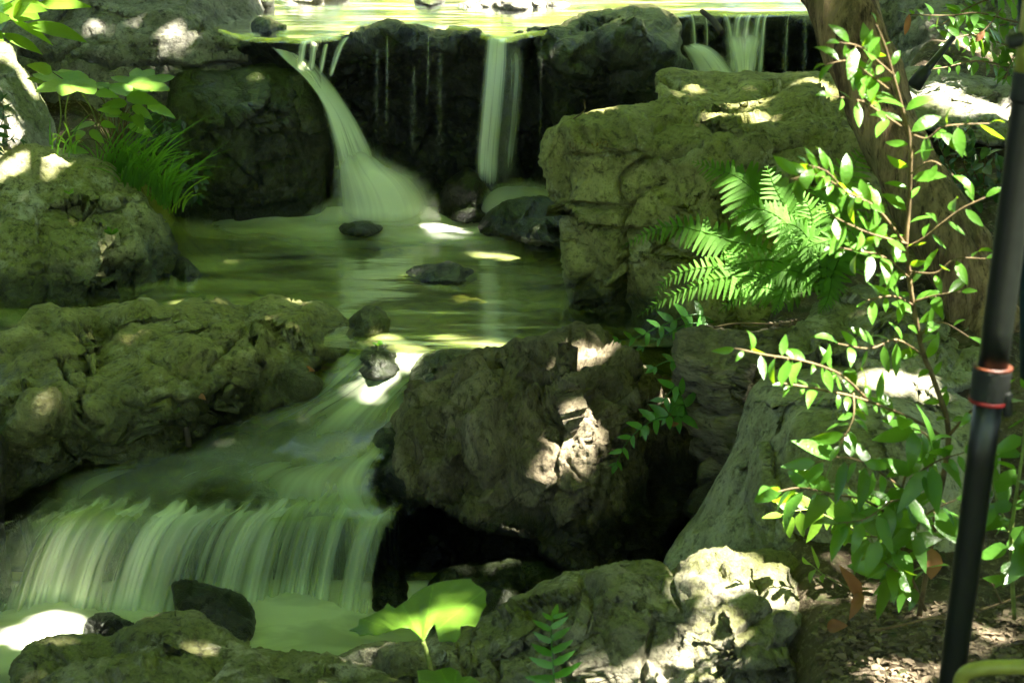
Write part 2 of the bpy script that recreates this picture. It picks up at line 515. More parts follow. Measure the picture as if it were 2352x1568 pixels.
rock("boulder", "dark wet boulder with a mossy flat top, beside the left chute of the waterfall",
     [(392, 172), (430, 152), (520, 158), (600, 150), (650, 134), (692, 148), (722, 185), (746, 240), (762, 300), (767, 360), (760, 420), (744, 480), (708, 525), (640, 545), (500, 545), (400, 525), (372, 430), (378, 300)],
     [(392, 172, 6.62), (520, 158, 6.72), (650, 136, 6.78), (430, 200, 6.52), (560, 212, 6.47), (640, 216, 6.47), (700, 195, 6.55), (722, 190, 6.62), (480, 185, 6.56),
      (420, 300, 6.50), (560, 300, 6.40), (650, 300, 6.40), (740, 300, 6.52), (765, 360, 6.60), (560, 420, 6.40), (650, 430, 6.42), (740, 480, 6.56), (450, 420, 6.5), (640, 540, 6.48), (420, 530, 6.52)],
     M_moss, step=5, thick=.7, amp=.016, ns=5, facet=.014, fsize=.2, rnd=22, rdep=.10, seed=31,
     cracks=[(7, .03, (480, 300), (540, 380), (620, 430)), (6, .025, (560, 440), (640, 400), (700, 380)), (6, .02, (640, 240), (690, 330), (720, 400))])
rock("boulder", "sun bleached pale boulder with a green mossy flank, below the drooping pointed leaves",
     [(-60, 85), (0, 92), (25, 108), (38, 145), (60, 165), (82, 192), (107, 240), (126, 290), (132, 340), (165, 372), (140, 440), (-60, 440)],
     [(-60, 85, 6.35), (20, 105, 6.3), (60, 165, 6.25), (105, 240, 6.2), (130, 340, 6.15), (20, 200, 6.03), (70, 260, 6.05), (80, 340, 5.98), (0, 320, 5.92), (-50, 200, 6.0), (100, 430, 5.98), (-50, 430, 5.9)],
     M_pale, step=5, thick=.5, amp=.016, facet=.012, fsize=.2, rnd=16, rdep=.06, seed=5)
rock("boulder", "broad moss filmed boulder at the pool's edge with tiny seedlings growing on it",
     [(-80, 345), (0, 342), (30, 336), (90, 339), (160, 353), (230, 368), (282, 395), (320, 430), (346, 472), (380, 512), (400, 550), (413, 598), (408, 640), (345, 668), (300, 695), (240, 712), (100, 722), (-80, 725)],
     [(-80, 345, 6.0), (30, 338, 5.98), (160, 353, 5.98), (282, 395, 5.98), (346, 472, 5.95), (400, 550, 5.92), (413, 600, 5.9), (60, 370, 5.85), (200, 410, 5.82), (100, 480, 5.70), (280, 470, 5.78),
      (330, 540, 5.74), (260, 560, 5.60), (160, 600, 5.52), (240, 640, 5.52), (236, 690, 5.54), (275, 610, 5.66), (300, 660, 5.66), (370, 610, 5.78), (345, 665, 5.74), (100, 700, 5.5), (-60, 700, 5.48), (-60, 560, 5.55), (30, 560, 5.58)],
     M_grey, step=4.5, thick=.8, amp=.024, ns=5, facet=.028, fsize=.20, rnd=14, rdep=.05, ridge=.007, seed=44,
     cracks=[(7, .035, (250, 548), (262, 580), (252, 620), (236, 680)), (5, .02, (285, 420), (300, 460), (260, 480), (200, 475)), (5, .015, (140, 560), (200, 580), (250, 570)), (5, .015, (330, 580), (345, 620), (330, 650))])
rock("boulder", "long low shelf rock furrowed with dark creases, between the still pool and the cascade",
     [(-80, 790), (-20, 770), (30, 748), (75, 704), (118, 697), (150, 711), (240, 700), (300, 692), (340, 688), (378, 703), (440, 689), (500, 686), (560, 699), (630, 680), (700, 690), (760, 702), (800, 733), (818, 775),
      (795, 806), (745, 832), (712, 862), (735, 885), (700, 918), (650, 930), (600, 952), (540, 968), (470, 985), (430, 1020), (350, 1058), (250, 1070), (190, 1068), (120, 1095), (60, 1120), (0, 1150), (-80, 1160)],
     [(-80, 790, .48), (30, 750, .5), (75, 706, .5), (118, 699, .51), (240, 702, .49), (340, 690, .51), (440, 692, .5), (560, 700, .48), (660, 682, .50), (760, 702, .46), (800, 735, .43), (820, 775, .42),
      (60, 800, .50), (150, 850, .50), (120, 780, .52), (300, 760, .52), (300, 850, .49), (400, 770, .53), (450, 830, .49), (560, 740, .51), (600, 800, .48), (690, 740, .48), (720, 810, .43), (700, 870, .39),
      (0, 900, .46), (100, 950, .44), (180, 900, .46), (250, 960, .43), (330, 900, .455), (400, 920, .43), (480, 890, .43), (550, 930, .37), (600, 870, .41), (650, 900, .36), (0, 1000, .36),
      (100, 1060, .27), (200, 1060, .24), (250, 1010, .33), (350, 1045, .25), (440, 1000, .28), (440, 950, .35), (550, 958, .30), (700, 905, .36), (0, 1140, .18), (60, 1020, .35)],
     M_shelf, step=4.5, thick=.45, amp=.026, ns=4.2, facet=.018, fsize=.16, rnd=12, rdep=.03, ridge=.007, seed=71, crack_d=.03,
     cracks=[(6, .035, (118, 800), (135, 850), (160, 890), (190, 905), (240, 955)), (5, .025, (190, 905), (225, 880), (245, 845)), (5, .02, (130, 835), (200, 810), (300, 805), (400, 860)),
             (6, .03, (300, 900), (380, 920), (470, 890), (520, 905)), (4, .02, (505, 735), (520, 770), (480, 810), (440, 850)), (4, .014, (560, 700), (620, 780), (560, 800)),
             (4, .014, (300, 790), (330, 840), (380, 870)), (5, .02, (700, 740), (740, 770), (760, 800)), (7, .03, (240, 985), (330, 1010), (420, 990)), (7, .03, (60, 1030), (130, 1010), (180, 1040))])
rock("stone", "small rounded brown stone at the tip of the long shelf rock",
     [(790, 748), (808, 728), (825, 712), (845, 702), (866, 704), (884, 722), (900, 744), (880, 772), (820, 778), (792, 770)],
     [(790, 748, 5.32), (845, 703, 5.34), (900, 744, 5.32), (845, 735, 5.22), (850, 775, 5.2), (800, 772, 5.22)], M_olive, step=4, thick=.15, amp=.010, ns=9, facet=.008, fsize=.07, rnd=14, rdep=.05)
BLOCK = rock("boulder", "large block-jointed olive boulder with a flat sunlit top, behind the ferns",
     [(1298, 262), (1345, 255), (1420, 248), (1482, 240), (1511, 216), (1503, 176), (1530, 156), (1640, 164), (1780, 171), (1925, 171), (1990, 188), (2060, 240), (2100, 330), (2090, 500), (2060, 690), (1980, 790), (1760, 800), (1600, 800),
      (1430, 768), (1380, 752), (1292, 730), (1304, 690), (1298, 640), (1288, 580), (1281, 520), (1274, 470), (1252, 455), (1250, 400), (1243, 360), (1256, 308), (1282, 282)],
     [(1298, 262, 5.50), (1345, 256, 5.52), (1482, 240, 5.62), (1511, 216, 5.78), (1503, 176, 6.05), (1530, 157, 6.12), (1640, 165, 6.15), (1780, 172, 6.15), (1925, 172, 6.15), (1990, 190, 6.05), (2060, 240, 5.85), (2100, 330, 5.6),
      (1340, 275, 5.40), (1450, 270, 5.40), (1535, 240, 5.60), (1560, 200, 5.85), (1580, 290, 5.36), (1660, 275, 5.32), (1700, 215, 5.72), (1760, 255, 5.36), (1850, 220, 5.55), (1850, 245, 5.42), (1950, 240, 5.45),
      (1250, 400, 5.52), (1256, 310, 5.52), (1275, 500, 5.50), (1298, 600, 5.48), (1300, 715, 5.46), (1320, 360, 5.40), (1320, 500, 5.42), (1350, 600, 5.40), (1450, 400, 5.33), (1450, 550, 5.33), (1400, 700, 5.40), (1400, 755, 5.42),
      (1600, 400, 5.22), (1600, 560, 5.18), (1600, 700, 5.14), (1600, 800, 5.1), (1780, 340, 5.25), (1800, 450, 5.15), (1800, 620, 5.0), (1780, 800, 4.98), (1950, 350, 5.3), (1980, 520, 5.1), (2060, 690, 4.98), (1980, 790, 4.95)],
     M_olive, step=4.5, thick=.8, amp=.016, ns=5, facet=.026, fsize=.20, rnd=9, rdep=.04, ridge=.005, chisel=(60, .016, .22), seed=8,
     cracks=[(7, 0.054, (1250, 455), (1330, 460), (1400, 462), (1430, 472)), (7, 0.054, (1275, 495), (1350, 500), (1420, 515), (1500, 520)), (6, 0.054, (1420, 470), (1412, 560), (1405, 640), (1412, 700), (1420, 750)),
             (5, 0.032, (1300, 345), (1400, 350), (1500, 330), (1600, 320)), (5, 0.032, (1480, 340), (1400, 420), (1432, 475)), (6, 0.036, (1430, 475), (1450, 440), (1490, 400)), (6, 0.040, (1300, 650), (1360, 655), (1410, 640)),
             (5, 0.029, (1310, 700), (1380, 705), (1415, 715)), (5, 0.025, (1300, 560), (1340, 600), (1320, 660)), (6, 0.036, (1520, 560), (1600, 590), (1700, 580)), (6, 0.036, (1640, 460), (1660, 500), (1650, 540)),
             (6, 0.036, (1500, 280), (1560, 260), (1640, 290)), (5, 0.025, (1780, 330), (1880, 280), (1960, 250)), (5, 0.025, (1820, 380), (1900, 330)), (6, 0.036, (1540, 470), (1580, 500), (1550, 540))])
rock("boulder", "tall brown boulder with a sunlit ridge and undercut base, right of the cascade",
     [(905, 986), (915, 955), (935, 925), (980, 872), (1040, 836), (1110, 812), (1160, 811), (1200, 789), (1250, 769), (1310, 757), (1372, 765), (1402, 788), (1425, 800), (1455, 815), (1500, 850), (1545, 895), (1585, 945), (1600, 1010),
      (1606, 1080), (1592, 1150), (1552, 1212), (1530, 1285), (1480, 1315), (1400, 1328), (1330, 1312), (1250, 1268), (1180, 1232), (1100, 1200), (990, 1150), (930, 1128), (905, 1080)],
     [(905, 986, 4.66), (980, 872, 4.74), (1110, 812, 4.84), (1160, 811, 4.84), (1310, 757, 4.86), (1402, 788, 4.88), (1500, 850, 4.92), (1600, 1010, 4.9), (1590, 1150, 4.84), (1530, 1280, 4.72),
      (1320, 800, 4.70), (1345, 880, 4.54), (1310, 980, 4.43), (1290, 1060, 4.36), (1270, 1160, 4.32), (1180, 860, 4.70), (1080, 900, 4.62), (1000, 960, 4.55), (960, 1060, 4.52), (1100, 1000, 4.45), (1180, 1080, 4.38),
      (1020, 1120, 4.5), (1150, 1190, 4.42), (1250, 1255, 4.38), (1330, 1300, 4.38), (1410, 850, 4.66), (1400, 960, 4.50), (1450, 1000, 4.58), (1400, 1100, 4.43), (1420, 1200, 4.46), (1480, 1300, 4.56), (1500, 930, 4.80), (1520, 1080, 4.74), (1500, 1200, 4.66), (930, 1120, 4.58)],
     M_brown, step=4.5, thick=.55, amp=.020, ns=6, facet=.034, fsize=.13, rnd=10, rdep=.05, ridge=.010, seed=23, stretch=(1.3, 1.3, .8), chisel=(26, .030, .30),
     cracks=[(7, .04, (1400, 880), (1440, 920), (1450, 980), (1405, 1060)), (6, .025, (1350, 860), (1390, 900), (1380, 960)), (5, .02, (1230, 850), (1200, 930), (1240, 1000), (1215, 1080)), (6, .03, (1440, 1010), (1460, 1080), (1430, 1200), (1480, 1290)),
             (5, .02, (1110, 880), (1060, 930), (1010, 1010)), (5, .02, (1280, 1150), (1220, 1180), (1180, 1170)), (4, .015, (1250, 1060), (1290, 1110), (1350, 1120))])
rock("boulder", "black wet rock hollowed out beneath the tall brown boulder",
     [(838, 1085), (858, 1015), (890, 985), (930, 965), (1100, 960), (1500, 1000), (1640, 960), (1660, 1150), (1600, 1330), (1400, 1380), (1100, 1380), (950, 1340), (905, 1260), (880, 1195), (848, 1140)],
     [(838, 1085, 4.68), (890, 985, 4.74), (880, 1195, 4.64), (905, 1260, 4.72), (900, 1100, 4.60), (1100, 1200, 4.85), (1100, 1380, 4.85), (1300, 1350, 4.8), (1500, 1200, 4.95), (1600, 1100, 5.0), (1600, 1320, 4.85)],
     M_ledge, step=8, thick=.25, amp=.024, ns=6, facet=.018, fsize=.12, rnd=16, rdep=.06, seed=90)  # dark backing whose black colour stands for the cavity's shade
rock("boulder", "upright layered grey rock with stepped ledges, wedged beside the smooth sloping slab",
     [(1549, 800), (1560, 762), (1620, 751), (1720, 764), (1830, 752), (1880, 790), (1840, 1000), (1780, 1200), (1700, 1320), (1590, 1330), (1560, 1260), (1592, 1195), (1574, 1170), (1600, 1120), (1605, 1070), (1590, 1040), (1592, 1000), (1575, 960), (1560, 905), (1547, 860)],
     [(1549, 800, 4.62), (1560, 762, 4.70), (1620, 752, 4.78), (1720, 764, 4.75), (1830, 753, 4.75), (1600, 800, 4.50), (1700, 800, 4.52), (1800, 800, 4.55), (1560, 905, 4.58), (1640, 900, 4.46), (1720, 900, 4.44), (1620, 960, 4.44), (1592, 1000, 4.52), (1660, 1010, 4.40),
      (1605, 1070, 4.48), (1660, 1100, 4.36), (1600, 1150, 4.40), (1600, 1260, 4.32), (1700, 1250, 4.30), (1800, 1000, 4.42), (1590, 1330, 4.3)],
     M_layer, step=5, thick=.35, amp=.012, ns=6, facet=.014, fsize=.12, rnd=10, rdep=.05, strata=.014, seed=17,
     cracks=[(6, .03, (1548, 860), (1620, 862), (1700, 850), (1760, 850)), (5, .025, (1560, 905), (1640, 915), (1700, 905)), (5, .025, (1595, 1000), (1650, 1015), (1690, 990)), (5, .02, (1590, 1060), (1680, 1062)), (4, .02, (1600, 1120), (1670, 1130)), (7, .03, (1600, 820), (1690, 835), (1750, 830))])
rock("boulder", "rough pitted grey rock behind the smooth slab, at the foot of the leaning trunk",
     [(1720, 850), (1780, 792), (1842, 730), (1882, 690), (1932, 667), (2000, 664), (2100, 678), (2180, 700), (2240, 740), (2270, 830), (2180, 900), (1950, 910), (1780, 900)],
     [(1720, 850, 4.62), (1882, 692, 4.84), (1960, 668, 4.86), (2100, 680, 4.86), (2230, 740, 4.8), (1850, 760, 4.62), (1980, 730, 4.62), (2100, 740, 4.6), (1800, 840, 4.45), (1950, 820, 4.36), (2100, 830, 4.34), (2250, 830, 4.5), (1800, 900, 4.3), (2000, 905, 4.25)],
     M_smooth, step=5, thick=.4, amp=.020, ns=7, facet=.018, fsize=.1, rnd=14, rdep=.06, ridge=.004, seed=61)
rock("boulder", "smooth rounded slab sloping down to the stream, under the glossy leaved shrub",
     [(1525, 1310), (1560, 1232), (1600, 1182), (1650, 1102), (1690, 1012), (1720, 922), (1748, 872), (1800, 846), (1900, 838), (2000, 836), (2100, 852), (2200, 900), (2262, 962), (2290, 1060), (2260, 1180), (2160, 1290), (2020, 1370), (1900, 1420), (1700, 1420), (1560, 1380)],
     [(1525, 1310, 4.12), (1600, 1182, 4.22), (1690, 1012, 4.24), (1720, 922, 4.28), (1748, 872, 4.34), (1800, 846, 4.40), (1950, 838, 4.40), (2100, 852, 4.36), (2230, 930, 4.15), (2290, 1060, 3.95),
      (1800, 890, 4.15), (1900, 900, 4.06), (2000, 910, 4.03), (2100, 950, 3.95), (1770, 980, 4.05), (1900, 980, 3.90), (2050, 1020, 3.84), (2180, 1050, 3.84), (1720, 1100, 4.05), (1850, 1100, 3.85), (1640, 1220, 4.06), (1750, 1250, 3.92), (1900, 1250, 3.80), (2050, 1200, 3.78),
      (1600, 1350, 3.98), (1800, 1400, 3.82), (2000, 1370, 3.75), (2200, 1200, 3.8)],
     M_smooth, step=5, thick=.5, amp=.012, ns=4.5, facet=.010, fsize=.25, rnd=16, rdep=.06, seed=29,
     cracks=[(6, .025, (2000, 1060), (1980, 1120), (1995, 1180)), (5, .018, (1750, 1180), (1760, 1240), (1740, 1290)), (6, .02, (1690, 1080), (1660, 1160), (1600, 1230)), (7, .02, (1850, 1130), (1860, 1200), (1850, 1290))])
rock("boulder", "flat pale slab in bright dappled sun, behind the leaning trunk",
     [(2050, 190), (2080, 160), (2120, 155), (2200, 172), (2300, 185), (2345, 200), (2420, 210), (2420, 300), (2345, 315), (2320, 330), (2250, 318), (2160, 300), (2080, 280)],
     [(2050, 190, 6.15), (2120, 157, 6.25), (2300, 187, 6.15), (2420, 210, 6.1), (2150, 230, 5.85), (2300, 240, 5.82), (2150, 275, 5.66), (2300, 285, 5.66), (2420, 290, 5.66), (2320, 325, 5.64), (2160, 298, 5.64)],
     M_pale, step=5, thick=.5, amp=.014, ns=6, facet=.014, fsize=.14, rnd=10, rdep=.05, strata=.010, seed=37, stretch=(.6, 1, 1.6))
rock("boulder", "rounded greenish boulder behind the flat pale slab, hung with glossy leaves",
     [(1985, -160), (2200, -190), (2460, -160), (2460, 260), (2300, 250), (2150, 220), (2050, 185), (2015, 130), (1992, 60)],
     [(1985, -150, 7.2), (2200, -180, 7.3), (2460, -150, 7.2), (1992, 60, 6.95), (2015, 130, 6.9), (2150, 60, 6.65), (2300, 40, 6.6), (2150, 160, 6.5), (2300, 180, 6.45), (2460, 100, 6.6), (2300, 250, 6.4), (2150, 220, 6.45), (2200, -60, 6.9)],
     M_boulder, step=6, thick=1.2, amp=.020, ns=3, facet=.014, fsize=.3, rnd=30, rdep=.15, seed=52,
     cracks=[(5, .02, (2040, 80), (2090, 40), (2130, -20)), (5, .02, (2060, 130), (2120, 90), (2160, 60))])
rock("boulder", "jagged mottled rock with a sunlit crest, behind the single broad leaf",
     [(690, 1660), (735, 1560), (770, 1512), (830, 1482), (930, 1466), (1000, 1452), (1060, 1432), (1130, 1396), (1200, 1365), (1300, 1330), (1342, 1324), (1400, 1300), (1470, 1283), (1515, 1285), (1545, 1300), (1575, 1282), (1620, 1265), (1662, 1262), (1700, 1275),
      (1760, 1267), (1830, 1276), (1876, 1312), (1898, 1380), (1905, 1440), (1895, 1520), (1900, 1680), (1300, 1700)],
     [(690, 1660, 3.62), (770, 1512, 3.82), (930, 1466, 3.86), (1060, 1432, 3.86), (1200, 1365, 3.84), (1342, 1324, 3.80), (1470, 1283, 3.78), (1545, 1300, 3.72), (1640, 1264, 3.75), (1760, 1268, 3.75), (1876, 1312, 3.74), (1905, 1440, 3.66),
      (900, 1520, 3.66), (1050, 1480, 3.66), (1200, 1430, 3.62), (1330, 1370, 3.62), (1420, 1360, 3.58), (1500, 1330, 3.66), (1540, 1420, 3.56), (1600, 1330, 3.60), (1660, 1350, 3.54), (1640, 1450, 3.46), (1760, 1330, 3.60), (1780, 1450, 3.48), (1400, 1480, 3.48), (1200, 1530, 3.50),
      (1050, 1570, 3.50), (900, 1600, 3.5), (1300, 1690, 3.4), (1600, 1650, 3.38), (1880, 1650, 3.46)],
     M_front, step=5, thick=.45, amp=.022, ns=6, facet=.022, fsize=.13, rnd=14, rdep=.05, ridge=.003, seed=83,
     cracks=[(7, .022, (1540, 1300), (1560, 1360), (1520, 1420), (1510, 1500), (1505, 1580)), (7, .03, (1345, 1330), (1310, 1400), (1260, 1480)), (6, .02, (1050, 1460), (1100, 1520), (1080, 1580)), (6, .02, (1740, 1290), (1760, 1370), (1700, 1420))])
rock("boulder", "low moss stained rock in the nearest foreground, before the white foam",
     [(5, 1690), (25, 1570), (58, 1492), (90, 1470), (160, 1462), (250, 1455), (300, 1440), (340, 1420), (390, 1411), (442, 1412), (490, 1440), (560, 1470), (590, 1490), (660, 1491), (722, 1505), (800, 1526), (900, 1547), (1000, 1568), (1020, 1690)],
     [(5, 1690, 3.42), (58, 1492, 3.74), (250, 1456, 3.78), (390, 1412, 3.80), (490, 1440, 3.76), (590, 1490, 3.72), (722, 1505, 3.72), (900, 1547, 3.68), (1010, 1600, 3.6), (150, 1510, 3.60), (380, 1460, 3.64), (450, 1500, 3.60), (300, 1530, 3.52), (560, 1530, 3.56), (720, 1550, 3.56),
      (100, 1640, 3.42), (400, 1640, 3.40), (700, 1650, 3.42), (950, 1670, 3.42)],
     M_front, step=5, thick=.4, amp=.020, ns=6, facet=.018, fsize=.13, rnd=14, rdep=.05, ridge=.003, seed=97)
rock("boulder", "dark wet rock face on the bank, left of the lower fall",
     [(-120, 985), (-20, 985), (4, 1010), (8, 1060), (5, 1130), (10, 1280), (22, 1340), (29, 1420), (12, 1472), (-30, 1500), (-120, 1500)],
     [(-120, 985, 4.5), (0, 1010, 4.5), (5, 1130, 4.46), (25, 1400, 4.42), (-30, 1100, 4.4), (-30, 1400, 4.3), (-120, 1300, 4.25), (-120, 1500, 4.25)], M_wet, step=5, thick=.4, amp=.014, rnd=12, rdep=.05, seed=3)
rock("boulder", "small dark rock at the foam's near corner, beneath the wet rock face",
     [(-100, 1490), (-10, 1505), (12, 1545), (22, 1610), (-100, 1680)], [(-100, 1490, 4.1), (12, 1545, 4.08), (-30, 1560, 4.0), (20, 1610, 4.0), (-100, 1680, 3.95)], M_wet, step=5, thick=.25, amp=.012, rnd=12, rdep=.05, seed=4)

# stones standing in the pools
rock("stone", "pointed black stone at the foot of the waterfall, splashed by the middle fall",
     [(1008, 470), (1018, 425), (1045, 402), (1074, 385), (1096, 400), (1124, 440), (1148, 478), (1132, 505), (1075, 510), (1015, 500)],
     [(1008, 470, 6.56), (1074, 386, 6.56), (1148, 478, 6.56), (1070, 430, 6.42), (1090, 440, 6.42), (1070, 500, 6.38), (1130, 500, 6.46)], M_wet, step=4, thick=.3, amp=.012, ns=8, facet=.012, fsize=.1, rnd=10, rdep=.05, seed=14, chisel=(10, .012, .25))
rock("stone", "dark green mossy stone against the foot of the block-jointed boulder",
     [(1100, 520), (1130, 490), (1170, 465), (1240, 446), (1278, 455), (1310, 480), (1310, 560), (1240, 560), (1170, 545), (1115, 535)],
     [(1100, 520, 6.28), (1170, 465, 6.30), (1260, 450, 6.30), (1310, 500, 6.2), (1200, 500, 6.12), (1270, 500, 6.05), (1170, 545, 6.14), (1300, 558, 6.0)], M_moss, step=4, thick=.3, amp=.014, ns=8, facet=.016, fsize=.1, rnd=12, rdep=.06, seed=15)
rock("stone", "low mossy stone in the middle pool, nearest the chute's foam",
     [(778, 524), (795, 511), (820, 505), (850, 503), (868, 511), (876, 526), (850, 540), (795, 538)], [(778, 524, 6.26), (830, 504, 6.28), (876, 526, 6.26), (830, 518, 6.18), (830, 538, 6.14)], M_moss, step=4, thick=.12, amp=.008, ns=10, facet=.006, fsize=.07, rnd=8, rdep=.03, seed=16)
rock("stone", "flat dark stone alone in the centre of the middle pool",
     [(928, 632), (946, 613), (975, 606), (1005, 606), (1035, 601), (1062, 612), (1082, 614), (1098, 632), (1075, 652), (960, 650)], [(928, 632, 5.84), (1000, 605, 5.88), (1098, 632, 5.84), (1000, 625, 5.78), (1050, 622, 5.78), (1010, 652, 5.74)], M_wet, step=4, thick=.14, amp=.010, ns=10, facet=.010, fsize=.07, rnd=8, rdep=.03, seed=18)
rock("stone", "little pebble capped with yellow moss at the broad boulder's waterline",
     [(384, 640), (398, 618), (412, 598), (425, 595), (446, 610), (464, 634), (440, 656), (395, 656)], [(384, 640, 5.86), (420, 597, 5.88), (464, 634, 5.84), (425, 625, 5.78), (420, 656, 5.76)], M_moss, step=4, thick=.1, amp=.010, ns=12, facet=.006, fsize=.05, rnd=8, rdep=.03, seed=19)
rock("stone", "tiny wet stone barely breaking the pool beside the block-jointed boulder",
     [(1205, 566), (1225, 557), (1255, 555), (1275, 562), (1270, 574), (1215, 574)], [(1205, 566, 6.14), (1240, 557, 6.15), (1275, 562, 6.14), (1240, 566, 6.08), (1240, 574, 6.08)], M_wet, step=4, thick=.08, amp=.006, ns=12, facet=.004, fsize=.05, rnd=6, rdep=.02, seed=20)
rock("stone", "oblong black stone standing in the lower foam",
     [(394, 1348), (404, 1333), (430, 1331), (480, 1344), (540, 1358), (572, 1380), (587, 1408), (584, 1450), (550, 1500), (480, 1500), (430, 1460), (404, 1400)],
     [(394, 1348, 4.32), (430, 1332, 4.35), (540, 1358, 4.35), (587, 1410, 4.31), (440, 1362, 4.26), (520, 1388, 4.24), (560, 1430, 4.22), (430, 1440, 4.22), (500, 1495, 4.12), (410, 1390, 4.26), (560, 1495, 4.14)], M_wet, step=4, thick=.22, amp=.007, ns=8, facet=.008, fsize=.08, rnd=10, rdep=.04, seed=21, chisel=(8, .006, .2))
rock("stone", "black stone half hidden behind the moss stained foreground rock",
     [(186, 1460), (198, 1424), (215, 1410), (262, 1405), (300, 1424), (330, 1450), (320, 1500), (200, 1500)], [(186, 1460, 4.22), (262, 1406, 4.26), (330, 1450, 4.22), (250, 1440, 4.14), (260, 1500, 4.08)], M_wet, step=4, thick=.2, amp=.012, ns=9, facet=.014, fsize=.08, rnd=10, rdep=.04, seed=22)
rock("stone", "slab shaped dark stone lying in the hollow behind the mottled rock",
     [(985, 1360), (1005, 1325), (1045, 1300), (1120, 1282), (1220, 1280), (1300, 1300), (1320, 1330), (1290, 1380), (1200, 1440), (1000, 1440)], [(985, 1360, 4.36), (1120, 1283, 4.46), (1300, 1300, 4.42), (1150, 1320, 4.30), (1260, 1330, 4.28), (1050, 1340, 4.30), (1200, 1430, 4.1), (1000, 1430, 4.2)], M_moss, step=5, thick=.25, amp=.014, ns=8, facet=.012, fsize=.1, rnd=12, rdep=.05, seed=24)
rock("stone", "narrow dark stone at the end of the lower fall, under the black hollow",
     [(858, 1330), (868, 1305), (886, 1295), (912, 1302), (945, 1345), (960, 1400), (860, 1410)], [(858, 1330, 4.5), (886, 1296, 4.54), (945, 1345, 4.5), (900, 1340, 4.42), (900, 1405, 4.36)], M_wet, step=4, thick=.15, amp=.012, ns=9, facet=.010, fsize=.08, rnd=10, rdep=.04, seed=25)
rock("stone", "green slick stone under the water spilling from the middle pool",
     [(805, 850), (822, 815), (850, 793), (885, 790), (912, 805), (925, 840), (900, 868), (830, 872)], [(805, 850, 5.08), (870, 791, 5.13), (925, 840, 5.08), (865, 820, 5.02), (860, 868, 4.96)], M_moss, step=4, thick=.15, amp=.012, ns=9, facet=.010, fsize=.08, rnd=10, rdep=.04, seed=26)
rock("stone", "dark rounded stone at the outlet, tucked against the tall brown boulder",
     [(940, 870), (955, 830), (985, 808), (1040, 800), (1090, 806), (1110, 840), (1060, 890), (960, 900)], [(940, 870, 5.0), (1010, 804, 5.08), (1105, 835, 5.02), (1010, 840, 4.94), (1030, 890, 4.88)], M_moss, step=4, thick=.18, amp=.010, ns=9, facet=.008, fsize=.08, rnd=12, rdep=.05, seed=27)
rock("stone", "angular grey stone half in sun on the soil, by the dry curled leaves",
     [(1905, 1400), (1925, 1365), (1990, 1340), (2050, 1330), (2090, 1345), (2110, 1380), (2105, 1420), (2050, 1440), (1960, 1445), (1910, 1430)], [(1905, 1400, 3.70), (1990, 1341, 3.76), (2090, 1345, 3.74), (2020, 1385, 3.62), (1950, 1400, 3.62), (2060, 1420, 3.58), (1960, 1444, 3.56)], M_pale, step=4, thick=.16, amp=.010, ns=9, facet=.012, fsize=.1, rnd=10, rdep=.03, seed=28)
rock("stone", "small loose stone resting on the broad moss filmed boulder",
     [(222, 470), (232, 450), (250, 443), (270, 455), (278, 472), (262, 482), (236, 482)], [(222, 470, 5.74), (250, 444, 5.76), (278, 472, 5.74), (250, 462, 5.69), (250, 482, 5.70)], M_grey, step=3, thick=.09, amp=.006, ns=14, facet=.010, fsize=.05, rnd=6, rdep=.02, seed=30)

# the ledge the upper pool spills over
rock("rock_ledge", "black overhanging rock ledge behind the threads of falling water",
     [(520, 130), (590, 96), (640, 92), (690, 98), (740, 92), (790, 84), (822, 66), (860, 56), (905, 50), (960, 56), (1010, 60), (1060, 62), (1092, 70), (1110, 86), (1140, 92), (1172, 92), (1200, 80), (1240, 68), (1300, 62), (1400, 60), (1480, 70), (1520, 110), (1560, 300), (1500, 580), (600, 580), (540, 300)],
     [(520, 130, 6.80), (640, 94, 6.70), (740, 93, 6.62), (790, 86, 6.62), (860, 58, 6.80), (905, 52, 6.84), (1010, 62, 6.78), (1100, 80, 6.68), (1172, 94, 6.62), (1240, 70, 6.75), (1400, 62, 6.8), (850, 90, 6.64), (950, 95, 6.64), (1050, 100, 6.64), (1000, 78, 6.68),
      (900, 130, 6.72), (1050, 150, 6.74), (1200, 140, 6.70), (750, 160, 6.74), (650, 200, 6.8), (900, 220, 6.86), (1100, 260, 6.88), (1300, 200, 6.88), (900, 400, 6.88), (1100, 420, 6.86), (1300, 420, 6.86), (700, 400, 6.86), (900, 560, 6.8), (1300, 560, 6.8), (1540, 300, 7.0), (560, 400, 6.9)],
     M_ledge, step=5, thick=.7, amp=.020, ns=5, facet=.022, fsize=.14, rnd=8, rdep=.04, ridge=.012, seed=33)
rock("boulder", "olive topped boulder set in the ledge, between the middle and right falls",
     [(1222, 90), (1260, 64), (1300, 50), (1372, 28), (1420, 18), (1470, 12), (1522, 22), (1556, 40), (1566, 80), (1560, 110), (1585, 150), (1598, 250), (1500, 330), (1380, 340), (1290, 300), (1240, 180)],
     [(1222, 90, 6.70), (1300, 51, 6.80), (1372, 29, 6.92), (1470, 13, 7.0), (1556, 40, 6.95), (1300, 90, 6.62), (1400, 70, 6.60), (1480, 60, 6.62), (1540, 90, 6.72), (1590, 180, 6.85), (1320, 170, 6.64), (1440, 160, 6.62), (1450, 250, 6.70), (1350, 300, 6.8), (1560, 250, 6.85), (1500, 330, 6.85)],
     M_moss, step=5, thick=.6, amp=.020, ns=5, facet=.024, fsize=.16, rnd=14, rdep=.08, seed=34)
